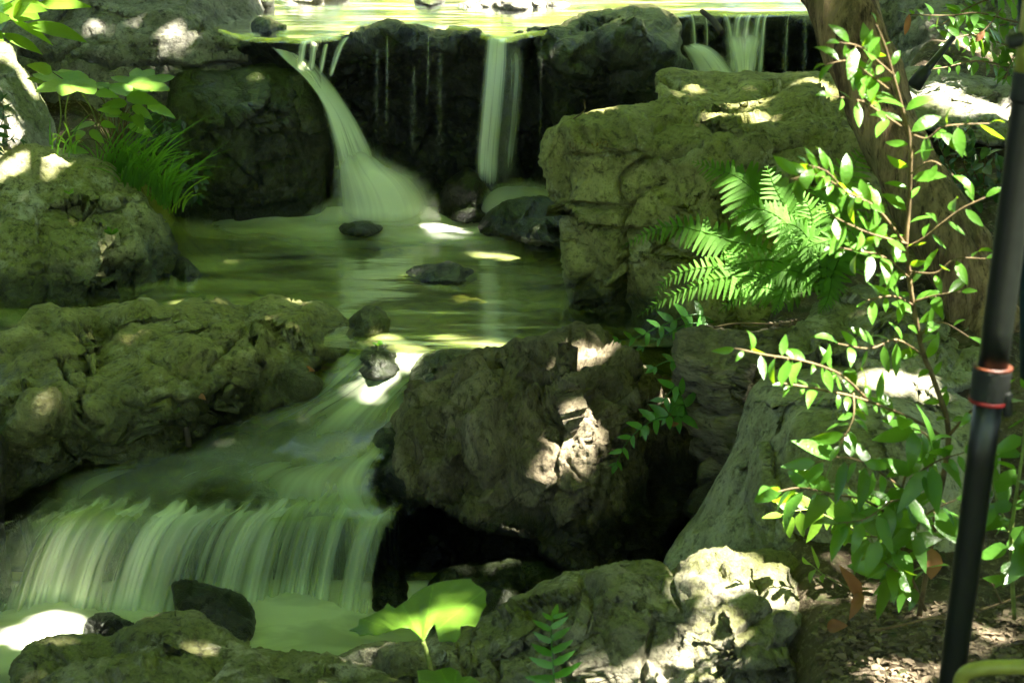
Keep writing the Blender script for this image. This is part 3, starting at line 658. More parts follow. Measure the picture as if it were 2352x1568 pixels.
rock("rock_ledge", "black rock ledge under the fan shaped right fall",
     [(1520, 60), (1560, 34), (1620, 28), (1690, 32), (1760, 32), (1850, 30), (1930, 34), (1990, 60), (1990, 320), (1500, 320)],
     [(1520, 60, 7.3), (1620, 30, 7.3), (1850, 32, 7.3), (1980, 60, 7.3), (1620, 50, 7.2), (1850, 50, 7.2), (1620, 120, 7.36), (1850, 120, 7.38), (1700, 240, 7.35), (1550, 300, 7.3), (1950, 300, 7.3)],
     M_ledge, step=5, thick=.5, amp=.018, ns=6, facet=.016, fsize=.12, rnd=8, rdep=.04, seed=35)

# stones in the upper pool
for lab, ol, y, s in (
    ("low sunlit stone with a mossy end, alone in the upper pool", [(1045, 24), (1062, 10), (1110, 0), (1180, -6), (1240, -8), (1290, 4), (1318, 18), (1260, 26), (1120, 30)], 7.55, 41),
    ("small round green stone in the upper pool behind the ledge", [(950, 8), (962, -8), (990, -16), (1018, -4), (1024, 10), (990, 18)], 7.75, 42),
    ("knobbly mossy stone by the upper pool's left inlet", [(585, 22), (592, -20), (620, -40), (632, -10), (628, 18), (605, 26)], 7.5, 43),
    ("pale broken stone on the far side of the upper pool, beside the mossy one", [(640, 8), (660, -20), (720, -30), (790, -18), (800, 4), (740, 14)], 7.75, 46),
    ("wet brown stone where the chute leaves the upper pool", [(575, 62), (590, 38), (612, 36), (640, 52), (660, 62), (640, 84), (590, 84)], 6.98, 47)):
    c = np.mean(np.array(ol), 0)
    y = float(atZ(c[0], max(o[1] for o in ol) - 6, ZU)[1])
    rock("stone", lab, ol, [(a, b, y + .06) for a, b in ol] + [(c[0], c[1], y - .05), (c[0], c[1] + 10, y - .05)], M_pale if s in (41, 46) else M_moss, step=4, thick=.2, amp=.012, ns=8, facet=.012, fsize=.1, rnd=10, rdep=.04, seed=s)

# faded orange paint marks on the block-jointed boulder: a ring, a dot, a stroke, an open ring and a looped figure
def paint_marks():
    bpy.context.view_layer.update()
    dg = bpy.context.evaluated_depsgraph_get()
    V, F = [], []
    def stroke(pts, w):
        p = resample(catmull(pts, 6), 1.2)
        k = len(V)
        for i in range(len(p)):
            t = p[min(i + 1, len(p) - 1)] - p[max(i - 1, 0)]
            n = np.array([-t[1], t[0]]) / (np.linalg.norm(t) + 1e-9) * w * (.75 + .25 * math.sin(i * 1.7)) * .5
            for q in (p[i] - n, p[i] + n):
                d = Vector(rays(q[0], q[1])).normalized()
                h = scene.ray_cast(dg, Vector((0, 0, CZ)) + d * 2, d)
                V.append(np.array(h[1]) + np.array(h[2]) * .0012 - np.array(d) * .0012 if h[0] else atY(q[0], q[1], 5.4))
        for i in range(len(p) - 1):
            F.append((k + 2 * i, k + 2 * i + 1, k + 2 * i + 3, k + 2 * i + 2))
    ring = lambda u, v, a, b, t0, t1: [(u + a * math.cos(t), v + b * math.sin(t)) for t in np.linspace(t0, t1, 9)]
    stroke(ring(1317, 331, 7, 10, -1.2, 4.9), 4.5)
    stroke([(1333, 330), (1338, 329)], 6)
    stroke([(1349, 330), (1346, 337), (1344, 342)], 3)
    stroke(ring(1366, 330, 6, 8, -.2, 3.4), 4.5)
    stroke([(1383, 320), (1379, 325), (1380, 332)], 5)
    stroke(ring(1389, 334, 7, 7, -2.6, 3.4), 4.5)
    t = NT("faded_paint")
    n = t.noise(t.n("NewGeometry").outputs["Position"], 90, 4, .7)
    m = t.n("MixShader", {0: t.math('MULTIPLY', t.step(n, .38, .62), .75), 1: t.n("BsdfTransparent"), 2: t.n("BsdfPrincipled", {"Base Color": (.26, .17, .025), "Roughness": .9})})
    mesh_obj("painted_mark", V, F, t.done(m), BLOCK)
paint_marks()
# ---------------------------------------------------------------- water
def water_mat(name, tint, bscale=(2.0, 9.0, 1), bd=.012, rough=.09, fade=False, refl=1.0, sunlit_murk=0.0):
    t = NT(name)
    pos = t.n("NewGeometry").outputs["Position"]
    b = t.bump(t.noise(t.map(pos, bscale), 2.2, 3, .5, .6), bd, 1.0)
    b = t.bump(t.noise(t.map(pos, (bscale[0] * 3, bscale[1] * 3, 1)), 2.0, 2, .5), bd * .25, 1.0, b)
    fr = t.n("Fresnel", {"IOR": 1.33, "Normal": b}).outputs[0]
    gl = t.n("BsdfGlossy", {"Color": (1, 1, 1), "Roughness": rough, "Normal": b})
    tr = t.n("BsdfTransparent", {"Color": tint})
    if sunlit_murk: tr = t.n("MixShader", {0: t.math('MULTIPLY', t.step(t.noise(t.map(pos, (.7, 3.0, 1)), 2.6, 4, .6, .8), .34, .70), sunlit_murk), 1: tr, 2: t.n("BsdfDiffuse", {"Color": (.56, .65, .20)})})  # algae tint in the water, also lightening it like a sunlit bed
    ms = t.n("MixShader", {0: t.math('MULTIPLY', fr, refl), 1: tr, 2: gl})
    if fade: ms = t.n("MixShader", {0: t.n("Attribute", attribute_name="a").outputs["Fac"], 1: t.n("BsdfTransparent"), 2: ms})
    return t.done(ms)

def silk_mat(name, col, su=40.0, sv=1.0, lo=.25, gain=1.2, gloss=.0, warp=.3):
    """water drawn out by the long exposure: a milky veil, thin or dense along streaks that follow the flow"""
    t = NT(name)
    uv = t.n("UVMap").outputs[0]
    a = t.n("Attribute", attribute_name="a").outputs["Fac"]
    s1 = t.noise(t.map(uv, (su, sv, 1)), 1.0, 3, .55, warp)
    s2 = t.noise(t.map(uv, (su * .28, sv * .6, 1)), 1.0, 2, .5, warp)
    st = t.math('MULTIPLY', t.step(t.math('ADD', t.math('MULTIPLY', s1, .5), t.math('MULTIPLY', s2, .5)), .36, .66), gain)
    al = t.math('MULTIPLY', a, t.math('ADD', st, lo), True)
    df = t.n("BsdfDiffuse", {"Color": col})
    tl = t.n("BsdfTranslucent", {"Color": col})
    body = t.n("MixShader", {0: .4, 1: df, 2: tl})
    if gloss:
        body = t.n("MixShader", {0: gloss, 1: body, 2: t.n("BsdfGlossy", {"Roughness": .25})})
    ms = t.n("MixShader", {0: al, 1: t.n("BsdfTransparent"), 2: body})
    return t.done(ms)

MILK = (.88, .93, .78)
M_pool = water_mat("pool_water", (.95, .97, .82), (1.2, 4.0, 1), .0035, .14, False, .6, .68)
M_upper = water_mat("upper_water", (.92, .95, .75), (1.2, 5.0, 1), .005, .16, True)
M_silk = silk_mat("silky_water", MILK, 20, .9, .45, .85, 0, .5)
M_thread = silk_mat("water_threads", MILK, 9, .8, .15, 1.0)
M_foam = silk_mat("pool_foam", (.90, .95, .82), 4, 7, .65, .6, 0, .8)
M_casc = silk_mat("cascade_veil", (.74, .84, .58), 9, .7, .24, .85, .02, .4)

def sheet(name, G, A, mat, parent=None, uv=None):
    nv, nu = G.shape[:2]
    i = np.arange(nv - 1)[:, None] * nu + np.arange(nu - 1)[None]
    F = np.stack([i, i + 1, i + 1 + nu, i + nu], -1).reshape(-1, 4)
    if uv is None:
        u, v = np.meshgrid(np.linspace(0, 1, nu), np.linspace(0, 1, nv))
        uv = np.stack([u.ravel(), v.ravel()], 1)
    return mesh_obj(name, G.reshape(-1, 3), F, mat, parent, attrs={"a": np.asarray(A).ravel()} if A is not None else None, uv=uv)

def plane_water(name, label, x0, x1, y0, y1, z, mat, n=90):
    X, Y = np.meshgrid(np.linspace(x0, x1, n), np.linspace(y0, y1, n))
    V = np.stack([X, Y, np.full_like(X, z)], -1)
    V[..., 2] += (.004 * fbm(V.reshape(-1, 3) * np.array([2, 6, 1]), 3, 2)).reshape(X.shape)
    tag(sheet(name, V, None, mat), label, "water", kind="structure")

plane_water("water", "foaming lower pool at the foot of the small fall", -2.2, .45, 3.2, 4.62, Z0, M_pool)
# middle pool, cut along its outlet lip
def mid_pool():
    us = np.linspace(0, 1, 90)
    back = np.stack([np.linspace(-2.4, 1.2, 90), np.full(90, 7.0)], 1)
    fu = np.interp(us, [0, .52, .56, .62, .68, .74, .8, 1], [-900, 640, 800, 860, 960, 1060, 1170, 1900])
    fv = np.interp(us, [0, .52, .56, .62, .68, .74, .8, 1], [800, 790, 800, 806, 812, 810, 800, 790])
    fr = np.array([atZ(a, b, ZM)[:2] for a, b in zip(fu, fv)])
    t = np.linspace(0, 1, 80)[:, None, None]
    G = np.empty((80, 90, 3))
    G[..., :2] = back[None] * (1 - t) + fr[None] * t
    G[..., 2] = ZM + (.003 * fbm(np.concatenate([G[..., :2] * np.array([2, 6]), G[..., :1] * 0], -1).reshape(-1, 3), 3, 6)).reshape(80, 90)
    tag(sheet("water", G, None, M_pool), "clear greenish middle pool between the boulders", "water", kind="structure")
mid_pool()
def upper_pool():
    lip = catmull([(500, 70), (560, 86), (605, 92), (650, 92), (690, 96), (740, 91), (790, 84), (822, 66), (880, 56), (960, 60), (1060, 66), (1110, 84), (1165, 92), (1210, 82), (1300, 66), (1500, 46), (1560, 34), (1620, 29), (1690, 33), (1760, 32), (1850, 30), (1990, 34), (2150, 34)], 6)
    fr = np.array([atZ(a, b, ZU + .004)[:2] for a, b in lip])
    n = len(fr)
    back = np.stack([np.linspace(-2.6, 3.2, n), np.full(n, 11.5)], 1)
    t = (np.linspace(0, 1, 90) ** .6)[:, None, None]
    G = np.empty((90, n, 3))
    G[..., :2] = back[None] * (1 - t) + fr[None] * t
    G[..., 2] = ZU + .004 + (.005 * fbm(np.concatenate([G[..., :2] * np.array([2, 6]), G[..., :1] * 0], -1).reshape(-1, 3), 3, 16)).reshape(90, n)
    G[-1, :, 2] -= .012
    Au = np.ones((90, n)) * sstep(1.0, .985, t[..., 0])
    tag(sheet("water", G, Au, M_upper), "bright shallow upper pool sliding to the ledge", "water", kind="structure")
upper_pool()

def ribbon(name, label, left, right, mat, nu=40, nv=60, fade_top=.04, fade_bot=.12, edge=.18, dens=1.0, bulge=.03, parent=None, kind="structure"):
    """left/right edges as (u, v, depth) from the lip downwards"""
    L, R = [resample(catmull(np.array([tuple(P(*p)) for p in e]), 8), 1e-3) for e in (left, right)]
    def even(e):
        s = np.linspace(0, len(e) - 1, nv)
        return np.stack([np.interp(s, np.arange(len(e)), e[:, j]) for j in range(3)], 1)
    L, R = even(L), even(R)
    s = np.linspace(0, 1, nu)
    G = L[:, None] * (1 - s)[None, :, None] + R[:, None] * s[None, :, None]
    G[..., 1] -= bulge * np.sin(np.pi * s)[None]
    t = np.linspace(0, 1, nv)
    A = dens * (sstep(0, edge, s) * sstep(1, 1 - edge, s))[None] * (sstep(-.001, fade_top, t) * sstep(1.001, 1 - fade_bot, t))[:, None]
    o = sheet(name, G, A, mat, parent)
    if not parent: tag(o, label, "waterfall", kind=kind)
    return o

# left chute over the dark boulder, and its spreading foot
ribbon("waterfall", "thick white chute sliding round the dark wet boulder",
       [(580, 62, 6.86), (606, 92, 6.76), (644, 132, 6.68), (690, 172, 6.58), (732, 230, 6.50), (752, 300, 6.44), (762, 370, 6.42), (758, 430, 6.40), (742, 500, 6.40)],
       [(676, 78, 6.82), (700, 110, 6.76), (734, 150, 6.72), (772, 200, 6.64), (812, 260, 6.58), (846, 320, 6.52), (872, 370, 6.48), (900, 430, 6.44), (940, 500, 6.42)], M_silk, 60, 80, .05, .50, .26, 1.7, .05)
ribbon("waterfall", "pale inner sheet of the left chute",
       [(640, 96, 6.8), (676, 132, 6.70), (716, 180, 6.60), (750, 250, 6.52), (776, 320, 6.46), (786, 400, 6.44), (776, 480, 6.42)],
       [(668, 86, 6.8), (706, 128, 6.74), (746, 180, 6.66), (782, 250, 6.58), (808, 320, 6.52), (830, 400, 6.46), (850, 480, 6.44)], M_silk, 40, 60, .1, .55, .35, 1.1, .06)
def mound(name, label, cu, cv, Y, wu, hv, dep, dens, skew=0.0):
    """rounded swell of churned white water at a fall's foot"""
    n, m = 70, 40
    c = atY(cu, cv, Y)
    rx, rz = wu / FPX * Y, hv / FPX * Y
    th, ph = np.meshgrid(np.linspace(0, np.pi, n), np.linspace(0, np.pi / 2, m))
    x = -np.cos(th) * np.cos(ph) * rx
    y = -np.sin(th) * np.cos(ph) * dep
    z = np.sin(ph) * rz
    x = x + skew * z
    G = np.stack([c[0] + x, c[1] + y, c[2] + z], -1)
    G[..., 2] += (.012 * fbm(G.reshape(-1, 3) * 7, 3, 4)).reshape(m, n)
    A = dens * sstep(0, .9, np.sin(th)) * sstep(1.0, .35, ph / (np.pi / 2)) * sstep(-.1, .2, ph)
    uv = np.stack([(th / np.pi).ravel(), (ph / np.pi * 2).ravel() * .3], 1)
    tag(sheet(name, G, A, M_silk2, uv=uv), label, "foam", kind="stuff")
M_apron = silk_mat('churned_apron', MILK, 9, .5, .62, .5, 0, .6)
M_silk2 = silk_mat("churned_water", MILK, 1.5, 1.2, .7, .4)
ribbon("waterfall", "churned white apron spreading right from the chute's foot",
       [(766, 300, 6.46), (756, 400, 6.38), (748, 505, 6.30)], [(840, 300, 6.54), (900, 362, 6.46), (965, 404, 6.40), (1005, 455, 6.38), (1016, 505, 6.36)], M_apron, 80, 60, .60, .15, .38, 1.15, .10)
ribbon("waterfall", "softer white apron behind the chute's foot",
       [(800, 350, 6.54), (800, 420, 6.48), (790, 500, 6.46)], [(850, 345, 6.56), (940, 375, 6.5), (1000, 420, 6.48), (1040, 500, 6.46)], M_apron, 60, 50, .6, .15, .45, .8, .10)
mound("foam", "soft mist hanging low over the chute's foot", 850, 506, 6.36, 170, 60, .10, .45, 0)
mound("foam", "pale spray behind the pointed black stone", 1200, 480, 6.5, 110, 75, .15, .75, 0)
ribbon('waterfall', 'bright sunlit lip of water pouring into the chute', [(590, 70, 6.98), (606, 84, 6.86), (640, 122, 6.70)], [(664, 62, 6.98), (676, 84, 6.86), (700, 124, 6.72)], M_silk, 40, 30, .3, .3, .35, 1.2, .02)
# small strands beside the chute
for k, (a, b) in enumerate((([(690, 92, 6.66), (682, 112, 6.60), (676, 150, 6.60)], [(712, 92, 6.66), (706, 112, 6.60), (702, 156, 6.60)]), ([(714, 92, 6.66), (708, 112, 6.60), (704, 165, 6.60)], [(735, 95, 6.66), (730, 118, 6.60), (724, 172, 6.60)]),
                            ([(748, 90, 6.66), (738, 115, 6.60), (728, 172, 6.58)], [(762, 90, 6.66), (753, 118, 6.60), (742, 180, 6.58)]), ([(786, 84, 6.64), (768, 115, 6.58), (748, 180, 6.58)], [(810, 80, 6.64), (788, 115, 6.58), (764, 186, 6.58)]))):
    ribbon("waterfall", ["first thin strand right beside the white chute", "second thin strand from the white chute", "narrow strand between the chute and the slanting one", "slanting yellow-green strand under the ledge corner"][k], a, b, M_thread, 14, 30, .1, .25, .35, 1.3, .015)
ribbon("waterfall", "bright middle fall dropping straight off the ledge",
       [(1116, 82, 6.64), (1112, 100, 6.58), (1106, 160, 6.56), (1097, 260, 6.55), (1090, 350, 6.55), (1086, 430, 6.55)],
       [(1172, 84, 6.64), (1170, 100, 6.58), (1168, 160, 6.56), (1160, 260, 6.55), (1152, 350, 6.55), (1150, 450, 6.55)], M_silk, 40, 70, .05, .2, .38, 1.5, .03)
ribbon("waterfall", "thin faint veil trailing right of the middle fall",
       [(1152, 95, 6.62), (1156, 160, 6.58), (1150, 260, 6.57), (1142, 350, 6.57), (1140, 430, 6.57)],
       [(1200, 92, 6.62), (1206, 160, 6.60), (1198, 260, 6.60), (1190, 350, 6.60), (1180, 440, 6.60)], M_thread, 40, 60, .15, .3, .3, .5, .02)
for k, (u, w, v0, v1, dn) in enumerate(((890, 7, 78, 330, .3), (984, 6, 75, 270, .32), (1243, 6, 90, 380, .2), (866, 14, 110, 360, .12), (950, 22, 150, 400, .12), (1010, 20, 120, 420, .12))):
    ribbon("waterfall", ["thread of water nearest the chute's side of the ledge", "thread of water at the middle of the ledge", "thread of water under the olive topped boulder", "faint dribble just left of the first thread", "faint dribble between two threads of water", "faint dribble right of the middle thread"][k],
           [(u - w / 2, v0, 6.62), (u - w / 2 - 1, v0 + 40, 6.60), (u - w * .6 - 4, v1, 6.62)], [(u + w / 2, v0, 6.62), (u + w / 2, v0 + 40, 6.60), (u + w * .6 - 3, v1, 6.62)], M_thread, 8, 40, .06, .5, .45, dn, .005)
# right fall: a comb of strands joining into a fan
for k, (u0, u1, u2, w, dn) in enumerate(((1545, 1552, 1562, 10, .8), (1586, 1592, 1596, 9, .7), (1616, 1622, 1622, 7, .6), (1662, 1672, 1690, 14, .8), (1702, 1690, 1682, 18, 1.0), (1722, 1712, 1700, 16, 1.0), (1746, 1736, 1722, 14, 1.0), (1762, 1752, 1742, 10, .9), (1812, 1806, 1800, 8, .3), (1850, 1848, 1846, 9, .2))):
    ribbon("waterfall", "%s strand in the comb of water on the right ledge" % ["first", "second", "third", "fourth", "fifth", "sixth", "seventh", "eighth", "ninth", "tenth"][k],
           [(u0 - w * .7, 31, 7.2), (u1 - w * .9, 60, 7.1), (u2 - w * 1.3, 185, 7.04)], [(u0 + w * .7, 31, 7.2), (u1 + w * .9, 60, 7.1), (u2 + w * 1.3, 185, 7.04)], M_thread, 10, 40, .04, .2, .4, dn, .01)
ribbon("waterfall", "milky cushion of water bouncing off the right ledge",
       [(1556, 98, 7.02), (1570, 130, 6.95), (1600, 190, 6.92)], [(1588, 92, 7.02), (1650, 115, 6.95), (1710, 190, 6.92)], M_silk, 40, 40, .3, .05, .35, 1.6, .05)
ribbon("waterfall", "milky fan where the right comb of strands joins",
       [(1640, 70, 7.08), (1668, 120, 7.0), (1690, 190, 6.95)], [(1770, 60, 7.08), (1745, 120, 7.0), (1730, 190, 6.95)], M_silk, 40, 40, .45, .05, .4, 1.3, .04)

# cascade from the middle pool down to the crest of the lower fall
CL = [(770, 800), (742, 850), (712, 890), (650, 925), (560, 955), (470, 985), (420, 1030), (300, 1056), (180, 1085), (90, 1130), (40, 1190)]
CR = [(1190, 796), (1090, 830), (1010, 862), (960, 905), (930, 950), (910, 1000), (890, 1045), (870, 1080), (860, 1120), (880, 1160), (925, 1186)]
CZs = [.42, .385, .365, .345, .325, .305, .285, .262, .245, .228, .216]
def cascade():
    nv, nu = 150, 130
    s = np.linspace(0, 10, nv)
    c = lambda e, j: np.interp(s, np.linspace(0, 10, len(catmull(e, 8))), catmull(e, 8)[:, j])
    lu, lv, ru, rv = c(CL, 0), c(CL, 1), c(CR, 0), c(CR, 1)
    z = np.interp(s, range(11), CZs)
    w = np.linspace(-.04, 1.04, nu)[None]
    U = lu[:, None] * (1 - w) + ru[:, None] * w
    Vv = lv[:, None] * (1 - w) + rv[:, None] * w
    crest = 22 * np.sin(w * 9) * np.linspace(0, 1, nv)[:, None] ** 4 * .5
    G = atZ(U, Vv + crest, np.repeat(z[:, None], nu, 1))
    f = np.stack([(w + 0 * s[:, None]) * 2.6, (s[:, None] * .30 + 0 * w), 0 * U], -1).reshape(-1, 3)
    bumps = fbm(f, 2, 21).reshape(nv, nu)
    env = sstep(.2, 1.5, s)[:, None]
    G[..., 2] +=   .020 * bumps * env + .002 * (fbm(f * np.array([2.5, 1.2, 1]), 2, 22)).reshape(nv, nu) * env
    step1 = np.exp(-((s - 1.2) / .5) ** 2)[:, None] * .35 + np.exp(-((s - 3.5) / .9) ** 2)[:, None] * .25
    A = np.clip(.62 + .55 * np.clip(bumps, -.6, 1) + step1 - .28 * sstep(7.0, 9.3, s)[:, None], .08, 1) * (sstep(0, .10, w) * sstep(1, .94, w)) * sstep(0, .6, s)[:, None]
    e = np.linspace(0, 1, 14)[1:, None]
    R = np.repeat(G[-1:], 13, 0)
    R[..., 1] -= .045 * e ** .8; R[..., 2] -= .07 * e ** 1.8
    R[..., 0] -= .03 * e
    G = np.concatenate([G, R], 0); A = np.concatenate([A, np.repeat(A[-1:], 13, 0) * (1 - e)], 0)
    nv += 13
    s2 = np.concatenate([s, 10 + e[:, 0] * .5])
    uv = np.stack([(w + .0 * s2[:, None]).ravel(), np.repeat(s2 / 10 * 1.2, nu)], 1)
    Gw = G.copy(); Gw[..., 2] -= .006
    Aw = (sstep(10.4, 9.6, s2)[:, None] * sstep(0, .05, w) * sstep(1, .97, w)) + 0 * w
    tag(sheet("water", Gw, Aw, M_casc_w), "water sliding over the stepped cascade", "water", kind="structure")
    tag(sheet("foam", G, A, M_casc, uv=uv), "silky streaks drawn along the cascade", "foam", kind="stuff")
    Gb = G[:-30].copy(); Gb[..., 2] -= .06 + .03 * fbm(Gb.reshape(-1, 3) * 9, 3, 5).reshape(nv - 30, nu)
    return Gb
M_casc_w = water_mat("cascade_water", (.66, .74, .42), (2, 2, 1), .003, .25, True, .08)
Gb = cascade()
tag(sheet("stream_bed", Gb, None, M_moss), "dark slick rock under the cascade", "stream bed", kind="structure")

# the lower fall: a comb of veils thrown from the crest and bent towards the left
def lower_fall():
    nu, nv = 420, 70
    s = np.linspace(0, 1, nu)
    cr = catmull([(20, 1205), (110, 1185), (160, 1180), (230, 1168), (300, 1172), (370, 1178), (440, 1184), (520, 1186), (570, 1172), (620, 1180), (690, 1160), (740, 1146), (775, 1152), (800, 1152), (850, 1175), (910, 1190)], 10)
    ss = np.linspace(0, 1, len(cr))
    cu, cv = np.interp(s, ss, cr[:, 0]), np.interp(s, ss, cr[:, 1])
    jag = 14 * np.abs(fbm(np.stack([s * 38, 0 * s, 0 * s], 1), 2, 61))
    t = np.linspace(0, 1, nv)[:, None]
    top = np.array([atZ(a, b + c, ZC - .004) for a, b, c in zip(cu, cv, jag)])
    t = t - .14
    tn = np.clip(-t, 0, 1) / .14
    tp = np.clip(t, 0, 1) / .86
    x = top[None, :, 0] + .03 * tn - (.15 - .08 * s[None]) * (tp ** .75)
    y = top[None, :, 1] + .075 * tn - .10 * tp ** .6
    z = top[None, :, 2] + .012 + .022 * tn - (top[None, :, 2] + .012 - Z0 + .02) * tp ** 1.7
    t = np.linspace(0, 1, nv)[:, None]
    on = .13 * np.clip(.5 + 1.1 * fbm(np.stack([s * 30, 0 * s, 0 * s + 5], 1), 2, 66), 0, 1)
    wob = fbm(np.stack([s * 26, 0 * s, 0 * s + 2], 1), 3, 62)
    y = y - .03 * wob[None] * sstep(0, .3, t)
    G = np.stack([x, y, z + 0 * x], -1)
    den = .62 + .75 * fbm(np.stack([s * 15, 0 * s, 0 * s], 1), 3, 63)
    den = den * np.interp(s, [0, .06, .12, .2, .3, .42, .6, .75, .86, .92, 1], [.15, .3, .55, 1.0, 1.0, .9, .85, 1.0, 1.0, .8, .55])
    A = np.clip(den, .06, 1.0)[None] * sstep(on[None], on[None] + .10, t) * (.82 + .5 * sstep(.75, 1, t))
    uv = np.stack([np.repeat(s[None], nv, 0).ravel(), np.repeat(t, nu, 1).ravel()], 1)
    tag(sheet("waterfall", G, A, M_fall, uv=uv), "low wide fall of curving silky veils", "waterfall", kind="structure")
    B = np.stack([np.repeat(top[None, :, 0], 30, 0), top[None, :, 1] + .10 + .05 * np.linspace(0, 1, 30)[:, None], top[None, :, 2] - .02 - np.linspace(0, .3, 30)[:, None]], -1)
    B[..., 1] += .03 * fbm(B.reshape(-1, 3) * 8, 3, 6).reshape(30, nu)
    tag(sheet("stream_bed", B, None, M_ledge), "black rock step behind the low wide fall", "stream bed", kind="structure")
M_fall = silk_mat("veil_water", (.82, .90, .66), 32, .55, .68, .75, 0, .25)
lower_fall()

# foam floating on the pools: thickest where the falls land
def foam_sheet(label, x0, x1, y0, y1, z, fn, n=(150, 110), mat=None, uvs=(1, 1)):
    X, Y = np.meshgrid(np.linspace(x0, x1, n[0]), np.linspace(y0, y1, n[1]))
    V = np.stack([X, Y, np.full_like(X, z)], -1)
    V[..., 2] += (.010 * fbm(V.reshape(-1, 3) * 5, 3, 12)).reshape(X.shape)
    A = np.clip(fn(X, Y), 0, 1) * sstep(x0, x0 + .08, X) * sstep(x1, x1 - .08, X) * sstep(y0, y0 + .08, Y) * sstep(y1, y1 - .05, Y)
    uv = np.stack([(X * uvs[0]).ravel(), (Y * uvs[1]).ravel()], 1)
    tag(sheet("foam", V, A, mat or M_foam, uv=uv), label, "foam", kind="stuff")
def blob(u, v, z, rx, ry):
    c = atZ(u, v, z)
    return lambda X, Y: np.exp(-((X - c[0]) / rx) ** 2 - ((Y - c[1]) / ry) ** 2)
l1, l2, l3, l4 = blob(150, 1420, Z0, .32, .22), blob(420, 1375, Z0, .5, .09), blob(640, 1440, Z0, .20, .16), blob(820, 1370, Z0, .18, .06)
foam_sheet("thick white foam over the lower pool", -1.9, .1, 3.5, 4.56, Z0 + .014, lambda X, Y: 1.3 * l1(X, Y) + .95 * l2(X, Y) + .65 * l3(X, Y) + .6 * l4(X, Y) + .5)
m1, m2, m3, m4 = blob(900, 512, ZM, .46, .22), blob(1060, 515, ZM, .36, .17), blob(1200, 475, ZM, .14, .12), blob(760, 515, ZM, .16, .12)
foam_sheet("white foam drifting from the waterfall's foot", -1.2, .5, 5.2, 6.7, ZM + .010, lambda X, Y: 1.3 * m1(X, Y) + 1.3 * m2(X, Y) + .8 * m3(X, Y) + .5 * m4(X, Y) - .02)
# ---------------------------------------------------------------- plants
def leaf_mat(name, c, back, trans=.45, rough=.38, spec=.5, vein=0.0):
    t = NT(name)
    r = t.n("Attribute", attribute_name="rnd").outputs["Fac"]
    pos = t.n("NewGeometry").outputs["Position"]
    n = t.noise(pos, 45, 3, .6)
    f = t.math('ADD', t.math('MULTIPLY', r, .8), t.math('MULTIPLY', n, .4))
    col = t.mix(f, tuple(.6 * x for x in c), tuple(1.35 * x for x in c))
    bk = t.mix(f, tuple(.7 * x for x in back), tuple(1.2 * x for x in back))
    sp = t.step(t.noise(pos, 90, 3, .6), .70, .76)
    col = t.mix(t.math('MULTIPLY', sp, .5), col, (.12, .08, .02))
    b = t.bump(t.noise(pos, 160, 3, .6), .002, .6)
    pr = t.n("BsdfPrincipled", {"Base Color": col, "Roughness": rough, "Specular IOR Level": spec, "Normal": b})
    tl = t.n("BsdfTranslucent", {"Color": bk})
    return t.done(t.n("MixShader", {0: trans, 1: pr, 2: tl}))

def plain(name, c, rough=.6, spec=.4, var=.35, scale=30, bump=.004, stretch=(1, 1, 1), metal=0.0):
    t = NT(name)
    pos = t.n("NewGeometry").outputs["Position"]
    n = t.noise(t.map(pos, stretch), scale, 5, .65)
    col = t.mix(t.step(n, .35, .65), tuple((1 - var) * x for x in c), tuple(min(1, (1 + var) * x) for x in c))
    return t.done(t.n("BsdfPrincipled", {"Base Color": col, "Roughness": rough, "Specular IOR Level": spec, "Metallic": metal,
                                         "Normal": t.bump(n, bump, .8)}))

M_canopy = leaf_mat("canopy_leaf", (.075, .14, .02), (.50, .70, .05), .66)
M_gloss = leaf_mat("glossy_leaf", (.045, .125, .016), (.22, .42, .012), .40, .30, .6)
M_young = leaf_mat("young_leaf", (.055, .15, .015), (.27, .47, .012), .45, .34, .5)
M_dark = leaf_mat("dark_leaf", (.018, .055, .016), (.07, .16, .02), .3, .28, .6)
M_fern = leaf_mat("fern_green", (.06, .16, .016), (.23, .43, .02), .42, .6, .2)
M_holly = leaf_mat("holly_fern_green", (.04, .13, .02), (.14, .36, .02), .35, .30, .55)
M_broad = leaf_mat("broad_leaf", (.10, .20, .025), (.34, .52, .03), .42, .42, .4)
M_lime = leaf_mat("lime_leaf", (.10, .20, .018), (.32, .52, .02), .42, .45, .35)
M_grass = leaf_mat("grass_green", (.05, .14, .015), (.2, .42, .02), .4, .4, .4)
M_dead = leaf_mat("dead_leaf", (.22, .10, .045), (.40, .16, .06), .3, .6, .3)
M_twig = plain("twig_bark", (.12, .085, .04), .7, .3)
M_green_twig = plain("green_twig", (.17, .22, .05), .55, .4)
M_darktwig = plain("dark_twig", (.035, .024, .016), .7, .3)

class MB:
    def __init__(s):
        s.v, s.f, s.r, s.n = [], [], [], 0
    def add(s, V, F, rnd):
        s.v.append(np.asarray(V, float))
        s.f.extend([tuple(int(i) + s.n for i in f) for f in F])
        s.r.append(np.full(len(V), rnd))
        s.n += len(V)
    def build(s, name, mat, parent=None, smooth=True):
        return mesh_obj(name, np.vstack(s.v), s.f, mat, parent, smooth, {"rnd": np.concatenate(s.r)})

